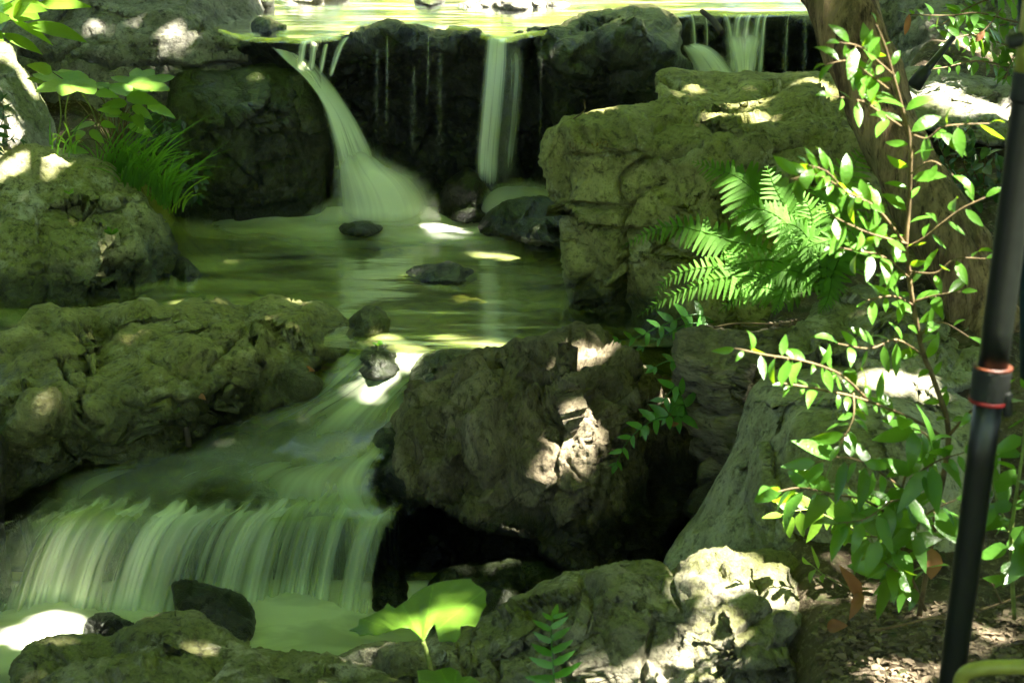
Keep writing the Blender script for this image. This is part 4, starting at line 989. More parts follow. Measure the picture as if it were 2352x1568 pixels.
RNG = np.random.RandomState(2024)
def unit(a): return a / (np.linalg.norm(a) + 1e-9)
SHAPES = {"lance": lambda s: np.sin(np.pi * s ** .85) ** .9, "ovate": lambda s: np.sin(np.pi * s ** .62) ** .8, "obovate": lambda s: np.sin(np.pi * s ** 1.1) ** .8,
          "blade": lambda s: np.minimum(1, (1 - s) * 1.6) * (.55 + .45 * np.minimum(1, s * 6)), "pinna": lambda s: np.sqrt(np.clip(1 - s, 0, 1)) * np.minimum(1, .6 + s * 3),
          "holly": lambda s: np.sin(np.pi * (.12 + .88 * s) ** .75) ** .9, "round": lambda s: np.sqrt(np.clip(1 - (2 * s - 1) ** 2, 0, 1))}

def leaf(mb, a, b, wf=.36, up=None, droop=.12, fold=.18, shape="ovate", n=7, wave=.0, teeth=0.0, rnd=None, sickle=0.0):
    """one leaf blade from its stalk a to its tip b"""
    a, b = np.asarray(a, float), np.asarray(b, float)
    L = np.linalg.norm(b - a)
    d = (b - a) / L
    if up is None:
        up = np.array([0, -.55, .75]) + RNG.randn(3) * .35
    w = unit(np.cross(d, up))
    nn = np.cross(w, d)
    s = np.linspace(0, 1, n)
    wid = SHAPES[shape](s) * wf * L * .5
    wid[-1] = max(wid[-1], 1e-4)
    c = a + d * (L * s)[:, None] + nn * (droop * L * (s - s ** 2) * 2)[:, None] + w * (sickle * L * (s ** 2 - s))[:, None]
    wv = wave * L * np.sin(s * 17 + RNG.rand() * 6)
    tt = 1 + teeth * (np.arange(n) % 2 * 2 - 1)
    half = nn * (fold * wid)[:, None]
    l1 = c + w * (wid * tt)[:, None] + half + nn * wv[:, None]
    r1 = c - w * (wid * tt)[:, None] + half - nn * wv[:, None]
    V = np.stack([l1, c, r1], 1).reshape(-1, 3)
    F = []
    for i in range(n - 1):
        k = 3 * i
        F += [(k, k + 1, k + 4, k + 3), (k + 1, k + 2, k + 5, k + 4)]
    mb.add(V, F, RNG.rand() if rnd is None else rnd)

def tube(mb, pts, r0, r1=None, sides=7, rnd=.5, smooth=5, cap=True):
    p = catmull(np.array([np.asarray(q, float) for q in pts]), smooth) if smooth > 1 and len(pts) > 2 else np.array(pts, float)
    r1 = r0 if r1 is None else r1
    m = len(p)
    R = r0 if hasattr(r0, "__len__") else np.linspace(r0, r1, m)
    if hasattr(r0, "__len__"): R = np.interp(np.linspace(0, 1, m), np.linspace(0, 1, len(r0)), r0)
    V = []
    ref = np.array([.31, .87, .13])
    for i in range(m):
        t = unit(p[min(i + 1, m - 1)] - p[max(i - 1, 0)])
        u = unit(np.cross(t, ref))
        w = np.cross(t, u)
        th = np.linspace(0, 2 * np.pi, sides, endpoint=False)
        V.append(p[i] + R[i] * (np.cos(th)[:, None] * u + np.sin(th)[:, None] * w))
    F = [(i * sides + j, i * sides + (j + 1) % sides, (i + 1) * sides + (j + 1) % sides, (i + 1) * sides + j) for i in range(m - 1) for j in range(sides)]
    if cap:
        F += [tuple(range(sides))[::-1], tuple(range((m - 1) * sides, m * sides))]
    mb.add(np.vstack(V), F, rnd)
    return p

def along(pts, n, t0=.15, t1=1.0):
    p = catmull(np.array(pts, float), 8) if len(pts) > 2 else np.array(pts, float)
    L = np.concatenate([[0], np.cumsum(np.linalg.norm(np.diff(p, axis=0), axis=1))])
    s = np.linspace(t0, t1, n) * L[-1]
    q = np.stack([np.interp(s, L, p[:, j]) for j in range(3)], 1)
    q2 = np.stack([np.interp(np.minimum(s + L[-1] * .03, L[-1]), L, p[:, j]) for j in range(3)], 1)
    q1 = np.stack([np.interp(np.maximum(s - L[-1] * .03, 0), L, p[:, j]) for j in range(3)], 1)
    t = q2 - q1
    return q, t / (np.linalg.norm(t, axis=1, keepdims=True) + 1e-9)

def px(k, Y): return k / FPX * Y

def shrub(label, base, branches, mat, lsize=75, wf=.36, shape="lance", group=None, name="shrub", spread=.9, droop=.12, stemr=.0044, tw=None, hang=.0, upv=None):
    """branches: (list of (u, v, Y), number of leaves, start fraction, stem radius factor)"""
    root = empty(name, P(*base))
    tag(root, label, "shrub", group)
    st, fo = MB(), MB()
    for br in branches:
        pts, n, t0, rf = br
        pp = [P(*q) for q in pts]
        tube(st, pp, stemr * rf, stemr * rf * .45, 6)
        if n == 0: continue
        n = max(3, int(n * 1.2))
        q, t = along(pp, n, t0)
        Y = pts[-1][2]
        for i in range(n):
            side = 1 if i % 2 else -1
            nrm = unit(np.array([0, -.75, .65]) + RNG.randn(3) * .25)
            sd = unit(np.cross(t[i], nrm)) * side
            d = unit(sd * spread * 1.15 + t[i] * .5 + RNG.randn(3) * .28 + np.array([0, 0, -hang - .22]))
            if i == n - 1: d = unit(t[i] + RNG.randn(3) * .15)
            L = px(lsize, Y) * RNG.uniform(.45, 1.25) * (.75 + .25 * math.sin(math.pi * (i + .5) / n))
            pet = q[i] + d * L * .08
            up = (upv if upv is not None else np.array([0, -.55, .8])) + RNG.randn(3) * .5
            leaf(fo, pet, pet + d * L, wf * RNG.uniform(.85, 1.15), up, droop * RNG.uniform(-.6, 2.4), .2, shape, wave=.004)
            tube(st, [q[i], pet], .0011, .0009, 4, smooth=1, cap=False)
    st.build("stem", tw or M_twig, root)
    fo.build("foliage", mat, root)
    return root

# --- the glossy leaved shrub in front, right of the stream
Y1 = 3.3
stem = [(2110, 1420, 3.55), (2150, 1180, 3.48), (2179, 1000, 3.42), (2146, 876, 3.38), (2120, 810, 3.36), (2095, 689, 3.33), (2087, 623, 3.32), (2081, 564, 3.3), (2087, 480, 3.3), (2091, 366, 3.28), (2088, 311, 3.28), (2069, 238, 3.27), (2051, 172, 3.26), (2033, 110, 3.25), (2012, 58, 3.24)]
shrub("tall glossy leaved shrub with bright green leaves, standing before the leaning trunk", (2110, 1420, 3.55), [
    (stem, 34, .38, 1.25),
    ([(2051, 172, 3.26), (2022, 146, 3.24), (1975, 108, 3.22), (1930, 98, 3.2)], 9, .25, .5),
    ([(2040, 205, 3.26), (1992, 168, 3.22), (1952, 140, 3.2), (1900, 148, 3.18)], 9, .25, .5),
    ([(2073, 293, 3.27), (2014, 253, 3.24), (1974, 231, 3.2), (1915, 222, 3.18)], 9, .2, .5),
    ([(2081, 564, 3.3), (2018, 483, 3.25), (1970, 454, 3.2), (1941, 439, 3.18), (1879, 403, 3.14), (1815, 412, 3.1)], 22, .2, .7),
    ([(1941, 439, 3.18), (1900, 395, 3.14), (1858, 380, 3.12)], 7, .3, .4),
    ([(2099, 311, 3.28), (2131, 318, 3.26), (2164, 293, 3.25), (2212, 286, 3.24), (2270, 284, 3.24)], 6, .25, .5),
    ([(2091, 400, 3.28), (2140, 370, 3.24), (2186, 400, 3.22)], 3, .4, .4),
    ([(2091, 564, 3.3), (2120, 549, 3.28), (2164, 513, 3.26), (2208, 480, 3.25), (2260, 455, 3.24)], 7, .2, .6),
    ([(2087, 623, 3.32), (2150, 627, 3.28), (2194, 595, 3.26), (2262, 594, 3.25)], 5, .2, .5),
    ([(2102, 692, 3.33), (2150, 678, 3.3), (2205, 670, 3.28)], 4, .25, .5),
    ([(2090, 640, 3.32), (2030, 590, 3.26), (1960, 575, 3.22), (1890, 560, 3.2)], 12, .2, .5),
    ([(2096, 700, 3.33), (2050, 680, 3.28), (1990, 690, 3.25)], 7, .25, .5),
    ([(2085, 560, 3.3), (2010, 540, 3.22), (1960, 520, 3.2), (1900, 490, 3.17)], 10, .2, .5),
    ([(2125, 820, 3.36), (2060, 780, 3.3), (2000, 800, 3.25), (1930, 790, 3.22)], 9, .25, .5),
    ([(2110, 770, 3.35), (2160, 740, 3.3), (2220, 770, 3.28)], 4, .3, .5),
    ([(2165, 1005, 3.42), (2128, 978, 3.38), (2066, 949, 3.32), (2000, 923, 3.27), (1937, 905, 3.22), (1860, 890, 3.18), (1800, 880, 3.16)], 22, .3, .8),
    ([(1990, 915, 3.27), (1930, 860, 3.2), (1850, 830, 3.15), (1760, 815, 3.1), (1690, 800, 3.08)], 14, .35, .6),
    ([(2179, 1000, 3.42), (2212, 963, 3.36), (2240, 935, 3.33), (2290, 900, 3.3)], 5, .5, .7),
    ([(1960, 900, 3.24), (1960, 960, 3.2), (1930, 1020, 3.17)], 7, .3, .4),
], M_young, 76, .36, "lance", spread=.9, droop=.16)

# --- the lower, darker shrub hanging over the soil
shrub("leafy shrub with long drooping dark green leaves, low over the sunlit soil", (2125, 1400, 3.5), [
    ([(2125, 1400, 3.5), (2080, 1290, 3.4), (2060, 1190, 3.35), (2080, 1090, 3.3), (2100, 1040, 3.28)], 18, .2, .9),
    ([(2070, 1200, 3.36), (1990, 1150, 3.28), (1920, 1135, 3.22), (1840, 1120, 3.18), (1790, 1128, 3.15)], 18, .2, .6),
    ([(2070, 1120, 3.32), (2000, 1070, 3.26), (1940, 1050, 3.22), (1880, 1060, 3.2)], 11, .3, .5),
    ([(2090, 1100, 3.3), (2150, 1060, 3.25), (2210, 1040, 3.23)], 11, .2, .5),
    ([(2075, 1250, 3.38), (2130, 1180, 3.3), (2190, 1150, 3.26)], 10, .25, .5),
    ([(2080, 1290, 3.4), (2040, 1240, 3.32), (1980, 1230, 3.28)], 9, .3, .5),
    ([(2100, 1330, 3.44), (2060, 1310, 3.36), (2030, 1290, 3.32)], 7, .3, .4),
    ([(2150, 1050, 3.3), (2130, 1000, 3.25), (2090, 980, 3.2)], 7, .3, .4),
    ([(2100, 1150, 3.35), (2050, 1150, 3.25), (1990, 1190, 3.2), (1930, 1200, 3.17)], 10, .3, .4),
], M_gloss, 112, .37, "ovate", spread=.8, droop=.14, hang=.55)
shrub("thin leafed seedling shrub, glowing yellow-green behind the drooping dark leaves", (2040, 1330, 3.72), [
    ([(2040, 1330, 3.72), (2010, 1260, 3.66), (1985, 1190, 3.62), (1960, 1140, 3.6)], 14, .2, .6),
    ([(2000, 1230, 3.66), (1930, 1200, 3.62), (1860, 1170, 3.6), (1800, 1180, 3.58)], 14, .2, .5),
    ([(2010, 1250, 3.66), (2050, 1190, 3.62), (2080, 1130, 3.6)], 9, .2, .5),
], M_lime, 62, .5, "ovate", spread=1.0, tw=M_green_twig)
shrub("sprig of pointed green leaves beyond the black tripod leg", (2330, 1420, 3.25), [
    ([(2330, 1420, 3.25), (2322, 1250, 3.15), (2335, 1130, 3.1), (2350, 1030, 3.08), (2360, 900, 3.05)], 22, .2, .9),
    ([(2325, 1230, 3.15), (2290, 1150, 3.1), (2275, 1080, 3.08)], 9, .3, .5),
    ([(2330, 1280, 3.2), (2370, 1220, 3.1), (2400, 1130, 3.05)], 10, .2, .5),
], M_gloss, 110, .42, "ovate", spread=.9, hang=.3, tw=M_green_twig)
shrub("little pair of round leaves on a stalk, beside the mottled rock's right end", (1990, 1395, 3.62), [
    ([(1990, 1395, 3.62), (1950, 1350, 3.56), (1900, 1325, 3.52), (1866, 1298, 3.5)], 4, .85, .4)], M_lime, 55, .5, "ovate", tw=M_green_twig)
# --- shrubs at the back right
shrub("dark glossy shrub hanging over the rounded greenish boulder", (2370, 200, 6.3), [
    ([(2420, 60, 6.2), (2330, 50, 6.15), (2250, 30, 6.1), (2180, 36, 6.05), (2090, 34, 6.0)], 26, .05, .8),
    ([(2400, -30, 6.2), (2300, -10, 6.15), (2220, 20, 6.1), (2160, 60, 6.05)], 24, .05, .7),
    ([(2380, 130, 6.2), (2300, 100, 6.1), (2230, 80, 6.05), (2170, 100, 6.0)], 22, .05, .7),
    ([(2370, 180, 6.2), (2300, 150, 6.1), (2240, 140, 6.05), (2170, 155, 6.0), (2120, 160, 5.98)], 22, .05, .6),
    ([(2350, 60, 6.2), (2280, 60, 6.1), (2260, 110, 6.05)], 14, .1, .5),
    ([(2370, 100, 6.2), (2330, 130, 6.1), (2310, 180, 6.05)], 14, .1, .5),
    ([(2300, 20, 6.1), (2270, 60, 6.05), (2220, 110, 6.02)], 14, .1, .5),
], M_gloss, 42, .42, "ovate", spread=1.0, stemr=.005, hang=.2)
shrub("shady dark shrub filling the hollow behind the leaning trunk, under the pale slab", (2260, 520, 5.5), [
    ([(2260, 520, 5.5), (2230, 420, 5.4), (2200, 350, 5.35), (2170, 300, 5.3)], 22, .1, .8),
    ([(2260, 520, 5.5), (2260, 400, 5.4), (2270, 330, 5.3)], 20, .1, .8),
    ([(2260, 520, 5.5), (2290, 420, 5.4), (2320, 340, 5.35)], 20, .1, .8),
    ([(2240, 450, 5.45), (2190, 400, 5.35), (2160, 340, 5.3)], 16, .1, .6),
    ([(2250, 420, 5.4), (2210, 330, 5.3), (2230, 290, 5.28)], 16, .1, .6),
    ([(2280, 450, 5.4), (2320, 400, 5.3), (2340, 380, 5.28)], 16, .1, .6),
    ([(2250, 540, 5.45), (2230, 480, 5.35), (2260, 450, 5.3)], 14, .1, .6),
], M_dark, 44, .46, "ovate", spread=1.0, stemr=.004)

# --- true ferns in front of the block-jointed boulder
def fern_frond(pts, plen, npin, root, tri=.5, nrmh=(0, -.7, .7), pin_w=.24, mat=None, sweep=.35, hangp=.15, t0=.22):
    mb = MB()
    pp = [P(*q) for q in pts]
    Y = pts[-1][2]
    tube(mb, pp, .0026, .0008, 5, rnd=0.0)
    npin = int(npin * 1.5)
    q, t = along(pp, npin, t0, .985)
    L0 = px(plen, Y) * 1.35
    for i in range(npin):
        s = i / (npin - 1)
        env = (1 - s) ** .75 * (1 - tri) + tri * (1 - s) + .07
        env *= .55 + .45 * min(1, s * 5)
        nrm = unit(np.array(nrmh) + RNG.randn(3) * .12)
        for side in (-1, 1):
            sd = unit(np.cross(t[i], nrm)) * side
            d = unit(sd + t[i] * (sweep + .4 * s) + np.array([0, 0, -hangp]) + RNG.randn(3) * .06)
            L = L0 * env * RNG.uniform(.9, 1.08)
            m = max(5, int(10 + 10 * env))
            b = q[i]
            w2 = unit(np.cross(d, nrm))
            rnd = RNG.rand()
            for k in range(m):
                f = (k + .5) / m
                c = b + d * L * f + np.array([0, 0, -1]) * L * .10 * f * f
                pl = L * pin_w * (1 - f) ** .6 * .62 + L * .02
                for s2 in (-1, 1):
                    e = unit(w2 * s2 + d * .35)
                    g = d * (L / m * .46)
                    V = [c - g, c + e * pl * .75 - g * .9, c + e * pl + g * .3, c + e * pl * .6 + g, c + g]
                    mb.add(V, [(0, 1, 2, 3, 4)], rnd)
    return mb.build("frond", mat or M_fern, root, smooth=False)

def fern(label, base, fronds, **kw):
    root = empty("fern", P(*base))
    tag(root, label, "fern", "ferns before the block-jointed boulder")
    for f in fronds:
        fern_frond(f[0], f[1], f[2], root, **{**kw, **(f[3] if len(f) > 3 else {})})
    return root

fern("upright fern with a broad triangular frond spread flat on the olive boulder", (1880, 640, 5.0), [
    ([(1880, 640, 5.0), (1826, 542, 4.98), (1759, 463, 5.0), (1689, 405, 5.04), (1588, 371, 5.1)], 82, 15, {"t0": .38, "tri": .7}),
    ([(1885, 640, 4.98), (1850, 560, 4.9), (1810, 490, 4.88), (1780, 430, 4.9), (1760, 380, 4.94)], 78, 15, {"t0": .3}),
    ([(1890, 640, 4.98), (1905, 540, 4.92), (1930, 450, 4.92), (1960, 380, 4.95), (2000, 330, 5.0)], 70, 13, {"t0": .35}),
])
fern("fern arching left with hanging ladder-like fronds, across the olive boulder's face", (1870, 660, 4.96), [
    ([(1870, 660, 4.96), (1780, 580, 4.95), (1689, 556, 4.98), (1627, 536, 5.0), (1554, 520, 5.02), (1495, 532, 5.04), (1425, 568, 5.08)], 56, 19, {"t0": .30, "sweep": .15, "hangp": .25}),
    ([(1870, 660, 4.94), (1818, 612, 4.90), (1759, 598, 4.9), (1671, 610, 4.92), (1583, 620, 4.95), (1522, 650, 4.98), (1500, 712, 5.0)], 46, 20, {"t0": .15, "sweep": .2}),
    ([(1870, 670, 4.94), (1800, 650, 4.88), (1724, 634, 4.88), (1650, 640, 4.9), (1580, 665, 4.94), (1520, 690, 4.97), (1462, 728, 5.0)], 52, 20, {"t0": .15, "sweep": .25, "hangp": .3}),
    ([(1872, 668, 4.92), (1800, 670, 4.86), (1740, 660, 4.86), (1680, 690, 4.88), (1650, 720, 4.9)], 48, 15, {"t0": .2}),
])
fern("dense bright fern with overlapping fronds, rooted by the rough pitted rock", (1890, 680, 4.86), [
    ([(1890, 680, 4.86), (1840, 560, 4.80), (1790, 500, 4.78), (1730, 480, 4.8), (1665, 505, 4.84)], 64, 18, {"t0": .2}),
    ([(1890, 680, 4.86), (1835, 618, 4.80), (1805, 655, 4.78), (1776, 728, 4.78)], 44, 16, {"t0": .3, "hangp": .3}),
    ([(1890, 680, 4.86), (1880, 600, 4.80), (1850, 540, 4.76), (1815, 515, 4.76), (1760, 520, 4.78)], 60, 16, {"t0": .2}),
    ([(1890, 680, 4.86), (1925, 600, 4.8), (1930, 552, 4.78), (1880, 560, 4.76), (1812, 585, 4.76)], 48, 16, {"t0": .25}),
    ([(1890, 680, 4.86), (1900, 600, 4.82), (1885, 520, 4.8), (1890, 460, 4.82)], 60, 15, {"t0": .25}),
    ([(1890, 680, 4.86), (1860, 640, 4.8), (1810, 620, 4.76), (1750, 640, 4.76), (1700, 670, 4.78)], 50, 16, {"t0": .2}),
    ([(1890, 680, 4.86), (1910, 640, 4.82), (1900, 690, 4.78), (1880, 720, 4.76)], 40, 12, {"t0": .25, "hangp": .3}),
    ([(1890, 680, 4.86), (1960, 560, 4.82), (2000, 500, 4.8), (2040, 470, 4.8)], 55, 14, {"t0": .25}),
    ([(1890, 680, 4.86), (1870, 580, 4.80), (1860, 480, 4.8), (1820, 430, 4.82)], 62, 15, {"t0": .3}),
])

# --- holly ferns: once divided fronds with sickle shaped leaflets
def holly_frond(pts, leafpx, n, root, mat=None, t0=.15, wf=.40, up=(0, -.8, .55), sick=.10, spread=1.0, droop=.08, name="frond", rev=False):
    mb = MB()
    pp = [P(*q) for q in pts]
    Y = pts[-1][2]
    tube(mb, pp, .0022, .0009, 5, rnd=.1)
    q, t = along(pp, n, t0, .97)
    for i in range(n):
        s = i / max(1, n - 1)
        for side in (-1, 1):
            nrm = unit(np.array(up) + RNG.randn(3) * .18)
            sd = unit(np.cross(t[i], nrm)) * side
            d = unit(sd * spread + t[i] * (.35 + .5 * s) + RNG.randn(3) * .10 + np.array([0, 0, -.1]))
            L = px(leafpx, Y) * (1.0 - .55 * s ** 1.5) * RNG.uniform(.88, 1.1)
            b = q[i] + t[i] * px(3, Y) * side
            leaf(mb, b, b + d * L, wf, nrm + RNG.randn(3) * .2, droop, .12, "holly", 10, wave=.012, teeth=.06, sickle=sick * -side)
    leaf(mb, q[-1], q[-1] + t[-1] * px(leafpx * .6, Y), wf * 1.1, np.array(up), .05, .1, "holly", 9)
    return mb.build(name, mat or M_holly, root)

def holly(label, base, fronds, mat=None):
    root = empty("holly_fern", P(*base))
    tag(root, label, "fern", "holly ferns among the rocks")
    for f in fronds:
        holly_frond(f[0], f[1], f[2], root, mat, **(f[3] if len(f) > 3 else {}))
    return root
holly("holly fern drooping over the pool edge, behind the tall brown boulder", (1640, 740, 4.92), [
    ([(1640, 740, 4.92), (1596, 722, 4.9), (1519, 748, 4.9), (1468, 772, 4.9), (1415, 784, 4.92)], 48, 7),
    ([(1640, 740, 4.92), (1580, 745, 4.88), (1520, 775, 4.86), (1470, 800, 4.86)], 36, 5)])
holly("small holly fern sprig, caught in the gap left of the layered rock", (1572, 850, 4.62), [
    ([(1572, 850, 4.62), (1556, 832, 4.58), (1530, 830, 4.56), (1500, 846, 4.55)], 44, 3, {"wf": .5})])
holly("holly fern hanging in the dark gap, beneath the layered rock's ledge", (1580, 960, 4.52), [
    ([(1580, 960, 4.52), (1556, 890, 4.48), (1535, 905, 4.46), (1505, 945, 4.44), (1480, 985, 4.44)], 52, 6),
    ([(1580, 960, 4.52), (1545, 955, 4.44), (1490, 970, 4.4), (1440, 1015, 4.38), (1413, 1070, 4.38)], 56, 8),
    ([(1580, 960, 4.52), (1570, 930, 4.46), (1548, 935, 4.44), (1530, 960, 4.43)], 44, 3)])
holly("upright holly fern with wavy leaflets in the foreground, before the mottled rock", (1272, 1640, 3.16), [
    ([(1272, 1640, 3.16), (1274, 1580, 3.15), (1268, 1500, 3.17), (1266, 1440, 3.2), (1272, 1415, 3.22)], 88, 8, {"t0": .18, "up": (0, -.95, .3), "wf": .30, "spread": 1.15})])
holly("holly fern frond at the photo's edge, shadowing the sun bleached boulder", (-30, 360, 5.7), [
    ([(-30, 360, 5.7), (-12, 320, 5.68), (8, 270, 5.66), (4, 225, 5.66)], 42, 7, {"wf": .34}),
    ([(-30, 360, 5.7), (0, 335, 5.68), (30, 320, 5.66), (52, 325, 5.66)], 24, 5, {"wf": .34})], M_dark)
# --- left bank plants
def palmate(mb, c, tips, up, rnd=.5):
    c = np.array(c)
    for tp in tips:
        tp = np.array(tp)
        leaf(mb, c - (tp - c) * .04, tp, .44, up, -.05, .12, "obovate", 9, wave=.006, teeth=.04, rnd=rnd)
    th = np.linspace(0, 2 * np.pi, 24, endpoint=False)
    r = np.mean([np.linalg.norm(np.array(t) - c) for t in tips]) * .36
    a = unit(np.cross(up, [0, 1, 0])); b = np.cross(up, a); un = unit(np.array(up, float))
    V = [c + un * .001] + [c + r * (math.cos(x) * a + math.sin(x) * b * .9) + un * .002 for x in th]
    mb.add(V, [(0, i + 1, (i + 1) % 24 + 1) for i in range(24)], rnd)

root = empty("fatsia_plant", P(290, 360, 6.12))
tag(root, "large hand shaped leaves on thin stalks, between the pale and the cracked boulders", "plant")
mb, st = MB(), MB()
up = np.array([.1, -.35, .9])
palmate(mb, P(169, 181, 6.02), [P(74, 171, 6.06), P(82, 212, 5.92), P(142, 221, 5.88), P(217, 217, 5.90), P(222, 192, 5.98), P(180, 162, 6.12), P(140, 159, 6.12)], up, .9)
palmate(mb, P(316, 189, 6.10), [P(253, 177, 6.12), P(314, 156, 6.2), P(352, 158, 6.2), P(403, 176, 6.14), P(390, 209, 6.02), P(338, 213, 6.0)], up, .5)
palmate(mb, P(232, 197, 6.06), [P(218, 192, 6.06), P(230, 206, 6.02), P(262, 197, 6.06), P(338, 210, 6.04), P(250, 190, 6.1)], up, .4)
mb.build("foliage", M_broad, root)
for a, b, c in (((169, 181, 6.02), (150, 260, 6.05), (165, 330, 6.1)), ((135, 215, 6.0), (140, 270, 6.06), (128, 340, 6.1)), ((316, 189, 6.1), (240, 250, 6.1), (225, 340, 6.12)), ((180, 205, 6.0), (215, 260, 6.05), (235, 350, 6.1)), ((232, 197, 6.06), (250, 280, 6.1), (270, 350, 6.12))):
    tube(st, [P(*a), P(*b), P(*c)], .0022, .003, 5)
st.build("stem", M_green_twig, root)

root = empty("hydrangea_plant", P(285, 380, 6.05))
tag(root, "soft oval toothed leaves in a loose bunch, below the hand shaped leaves", "plant")
mb, st = MB(), MB()
LV = [((248, 202), (345, 232)), ((220, 213), (274, 225)), ((292, 239), (233, 244)), ((303, 244), (351, 276)), ((338, 242), (404, 273)), ((279, 259), (222, 253)), ((272, 264), (318, 282)), ((220, 283), (161, 304)),
      ((231, 283), (268, 294)), ((297, 286), (352, 316)), ((290, 222), (368, 240)), ((190, 300), (175, 325)), ((240, 262), (300, 268)), ((205, 300), (240, 330)), ((150, 345), (205, 352)), ((310, 262), (330, 300)), ((120, 165), (60, 150)), ((100, 190), (60, 180))]
for i, (a, b) in enumerate(LV):
    ya = 5.98 + .08 * RNG.rand()
    A, B = P(*a, ya), P(*b, ya - .05 + .06 * RNG.rand())
    leaf(mb, A, B, .50, np.array([.05, -.6, .8]) + RNG.randn(3) * .2, .10, .15, "ovate", 11, wave=.004, teeth=.05)
    tube(st, [A, (A + P(270, 330, 6.06)) / 2 + np.array([0, .02, .02]), P(270 + RNG.uniform(-12, 12), 380, 6.08)], .0014, .0022, 5)
mb.build("foliage", M_broad, root)
st.build("stem", M_twig, root)

root = empty("laurel_branch", P(-60, 60, 4.6))
tag(root, "branch of long pointed pale green leaves, reaching in over the cracked boulder", "branch")
mb, st = MB(), MB()
for a, b, w in (((58, 56), (201, 99), .30), ((26, 45), (123, 106), .16), ((4, 77), (98, 126), .24), ((80, 12), (212, 17), .22), ((22, 32), (92, 44), .55), ((5, 25), (108, 16), .36), ((-30, 52), (26, 44), .4), ((-20, 90), (18, 50), .5), ((30, 40), (75, 0), .4), ((-10, 10), (60, -12), .4), ((-20, 40), (10, 5), .5), ((40, 22), (110, 26), .3), ((-25, 70), (8, 95), .4), ((60, -5), (130, -10), .3), ((-10, 30), (30, 14), .5)):
    y = 4.6 + RNG.uniform(-.06, .06)
    leaf(mb, P(*a, y), P(*b, y - .05), w * 1.05, np.array([.1, -.7, .7]) + RNG.randn(3) * .15, .10, .14, "lance", 10, wave=.003)
tube(st, [P(-80, 80, 4.65), P(-20, 55, 4.62), P(28, 45, 4.6), P(58, 56, 4.6)], .004, .002, 6)
tube(st, [P(-20, 55, 4.62), P(20, 20, 4.62), P(80, 12, 4.6)], .003, .0015, 6)
mb.build("foliage", M_lime, root)
st.build("stem", M_green_twig, root)

def grass(label, bases, n, mat, hpx, lean, spreadv, name="grass_clump", cat="grass", wpx=5.5):
    root = None
    mb = MB()
    for i in range(n):
        b = bases[RNG.randint(len(bases))]
        p0 = P(b[0] + RNG.uniform(-22, 22), b[1] + RNG.uniform(-12, 12), b[2] + RNG.uniform(-.05, .05))
        h = px(hpx, b[2]) * RNG.uniform(.35, 1.2)
        az = lean + RNG.randn() * spreadv
        out = np.array([math.cos(az), -abs(math.sin(az)) * .4 + RNG.randn() * .25, 0]) * h * RNG.uniform(.35, 1.0)
        m = 8
        t = np.linspace(0, 1, m)[:, None]
        bend = RNG.uniform(.05, .65)
        c = p0 + out * t ** 1.6 + np.array([0, 0, 1]) * h * (t - bend * t ** 2.4)
        sd = unit(np.cross(out + np.array([0, 0, h]), [0, 1, .2])) * px(wpx, b[2]) * .5
        w = (1 - t ** 2) * .95 + .05
        V = np.stack([c - sd * w, c + sd * w], 1).reshape(-1, 3)
        mb.add(V, [(2 * k, 2 * k + 1, 2 * k + 3, 2 * k + 2) for k in range(m - 1)], RNG.rand())
    o = mb.build(name, mat)
    return tag(o, label, cat)
grass("thick clump of long arching grass blades, beside the dark wet boulder", [(250, 405, 6.06), (290, 410, 6.04), (330, 420, 6.02), (360, 450, 6.0), (385, 470, 5.98), (300, 440, 6.0)], 230, M_grass, 165, .25, 1.0, wpx=4.2)
grass("few thin grass blades standing in the pale boulder's shade", [(150, 350, 5.92), (110, 345, 5.92)], 14, M_grass, 90, 1.2, .9, wpx=4)
grass("wispy pale grass stalks reaching over the pool edge, from the arching grass clump", [(400, 480, 5.98)], 7, M_lime, 110, -.1, .3, wpx=4)

root = empty("ivy_vine", P(400, 300, 6.35))
tag(root, "dark ivy trailing down the wet boulder, behind the grass clump", "ivy")
mb, st = MB(), MB()
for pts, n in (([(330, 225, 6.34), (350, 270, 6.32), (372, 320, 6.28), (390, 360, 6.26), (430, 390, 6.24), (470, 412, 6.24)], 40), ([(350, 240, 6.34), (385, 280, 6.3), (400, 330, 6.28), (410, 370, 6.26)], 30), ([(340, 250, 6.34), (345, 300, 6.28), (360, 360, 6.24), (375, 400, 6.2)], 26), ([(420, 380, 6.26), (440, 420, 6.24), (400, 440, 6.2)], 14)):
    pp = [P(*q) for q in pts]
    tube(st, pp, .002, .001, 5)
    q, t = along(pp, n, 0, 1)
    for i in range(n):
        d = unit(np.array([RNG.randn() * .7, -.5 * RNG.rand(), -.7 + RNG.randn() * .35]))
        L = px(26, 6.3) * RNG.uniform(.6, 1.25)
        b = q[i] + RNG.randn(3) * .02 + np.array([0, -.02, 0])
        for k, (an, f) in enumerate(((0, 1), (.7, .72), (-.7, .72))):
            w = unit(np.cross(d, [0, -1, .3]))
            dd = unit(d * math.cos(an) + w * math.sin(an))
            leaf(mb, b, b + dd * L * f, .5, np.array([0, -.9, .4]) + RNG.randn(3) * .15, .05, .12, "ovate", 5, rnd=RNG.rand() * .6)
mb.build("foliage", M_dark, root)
st.build("stem", M_darktwig, root)

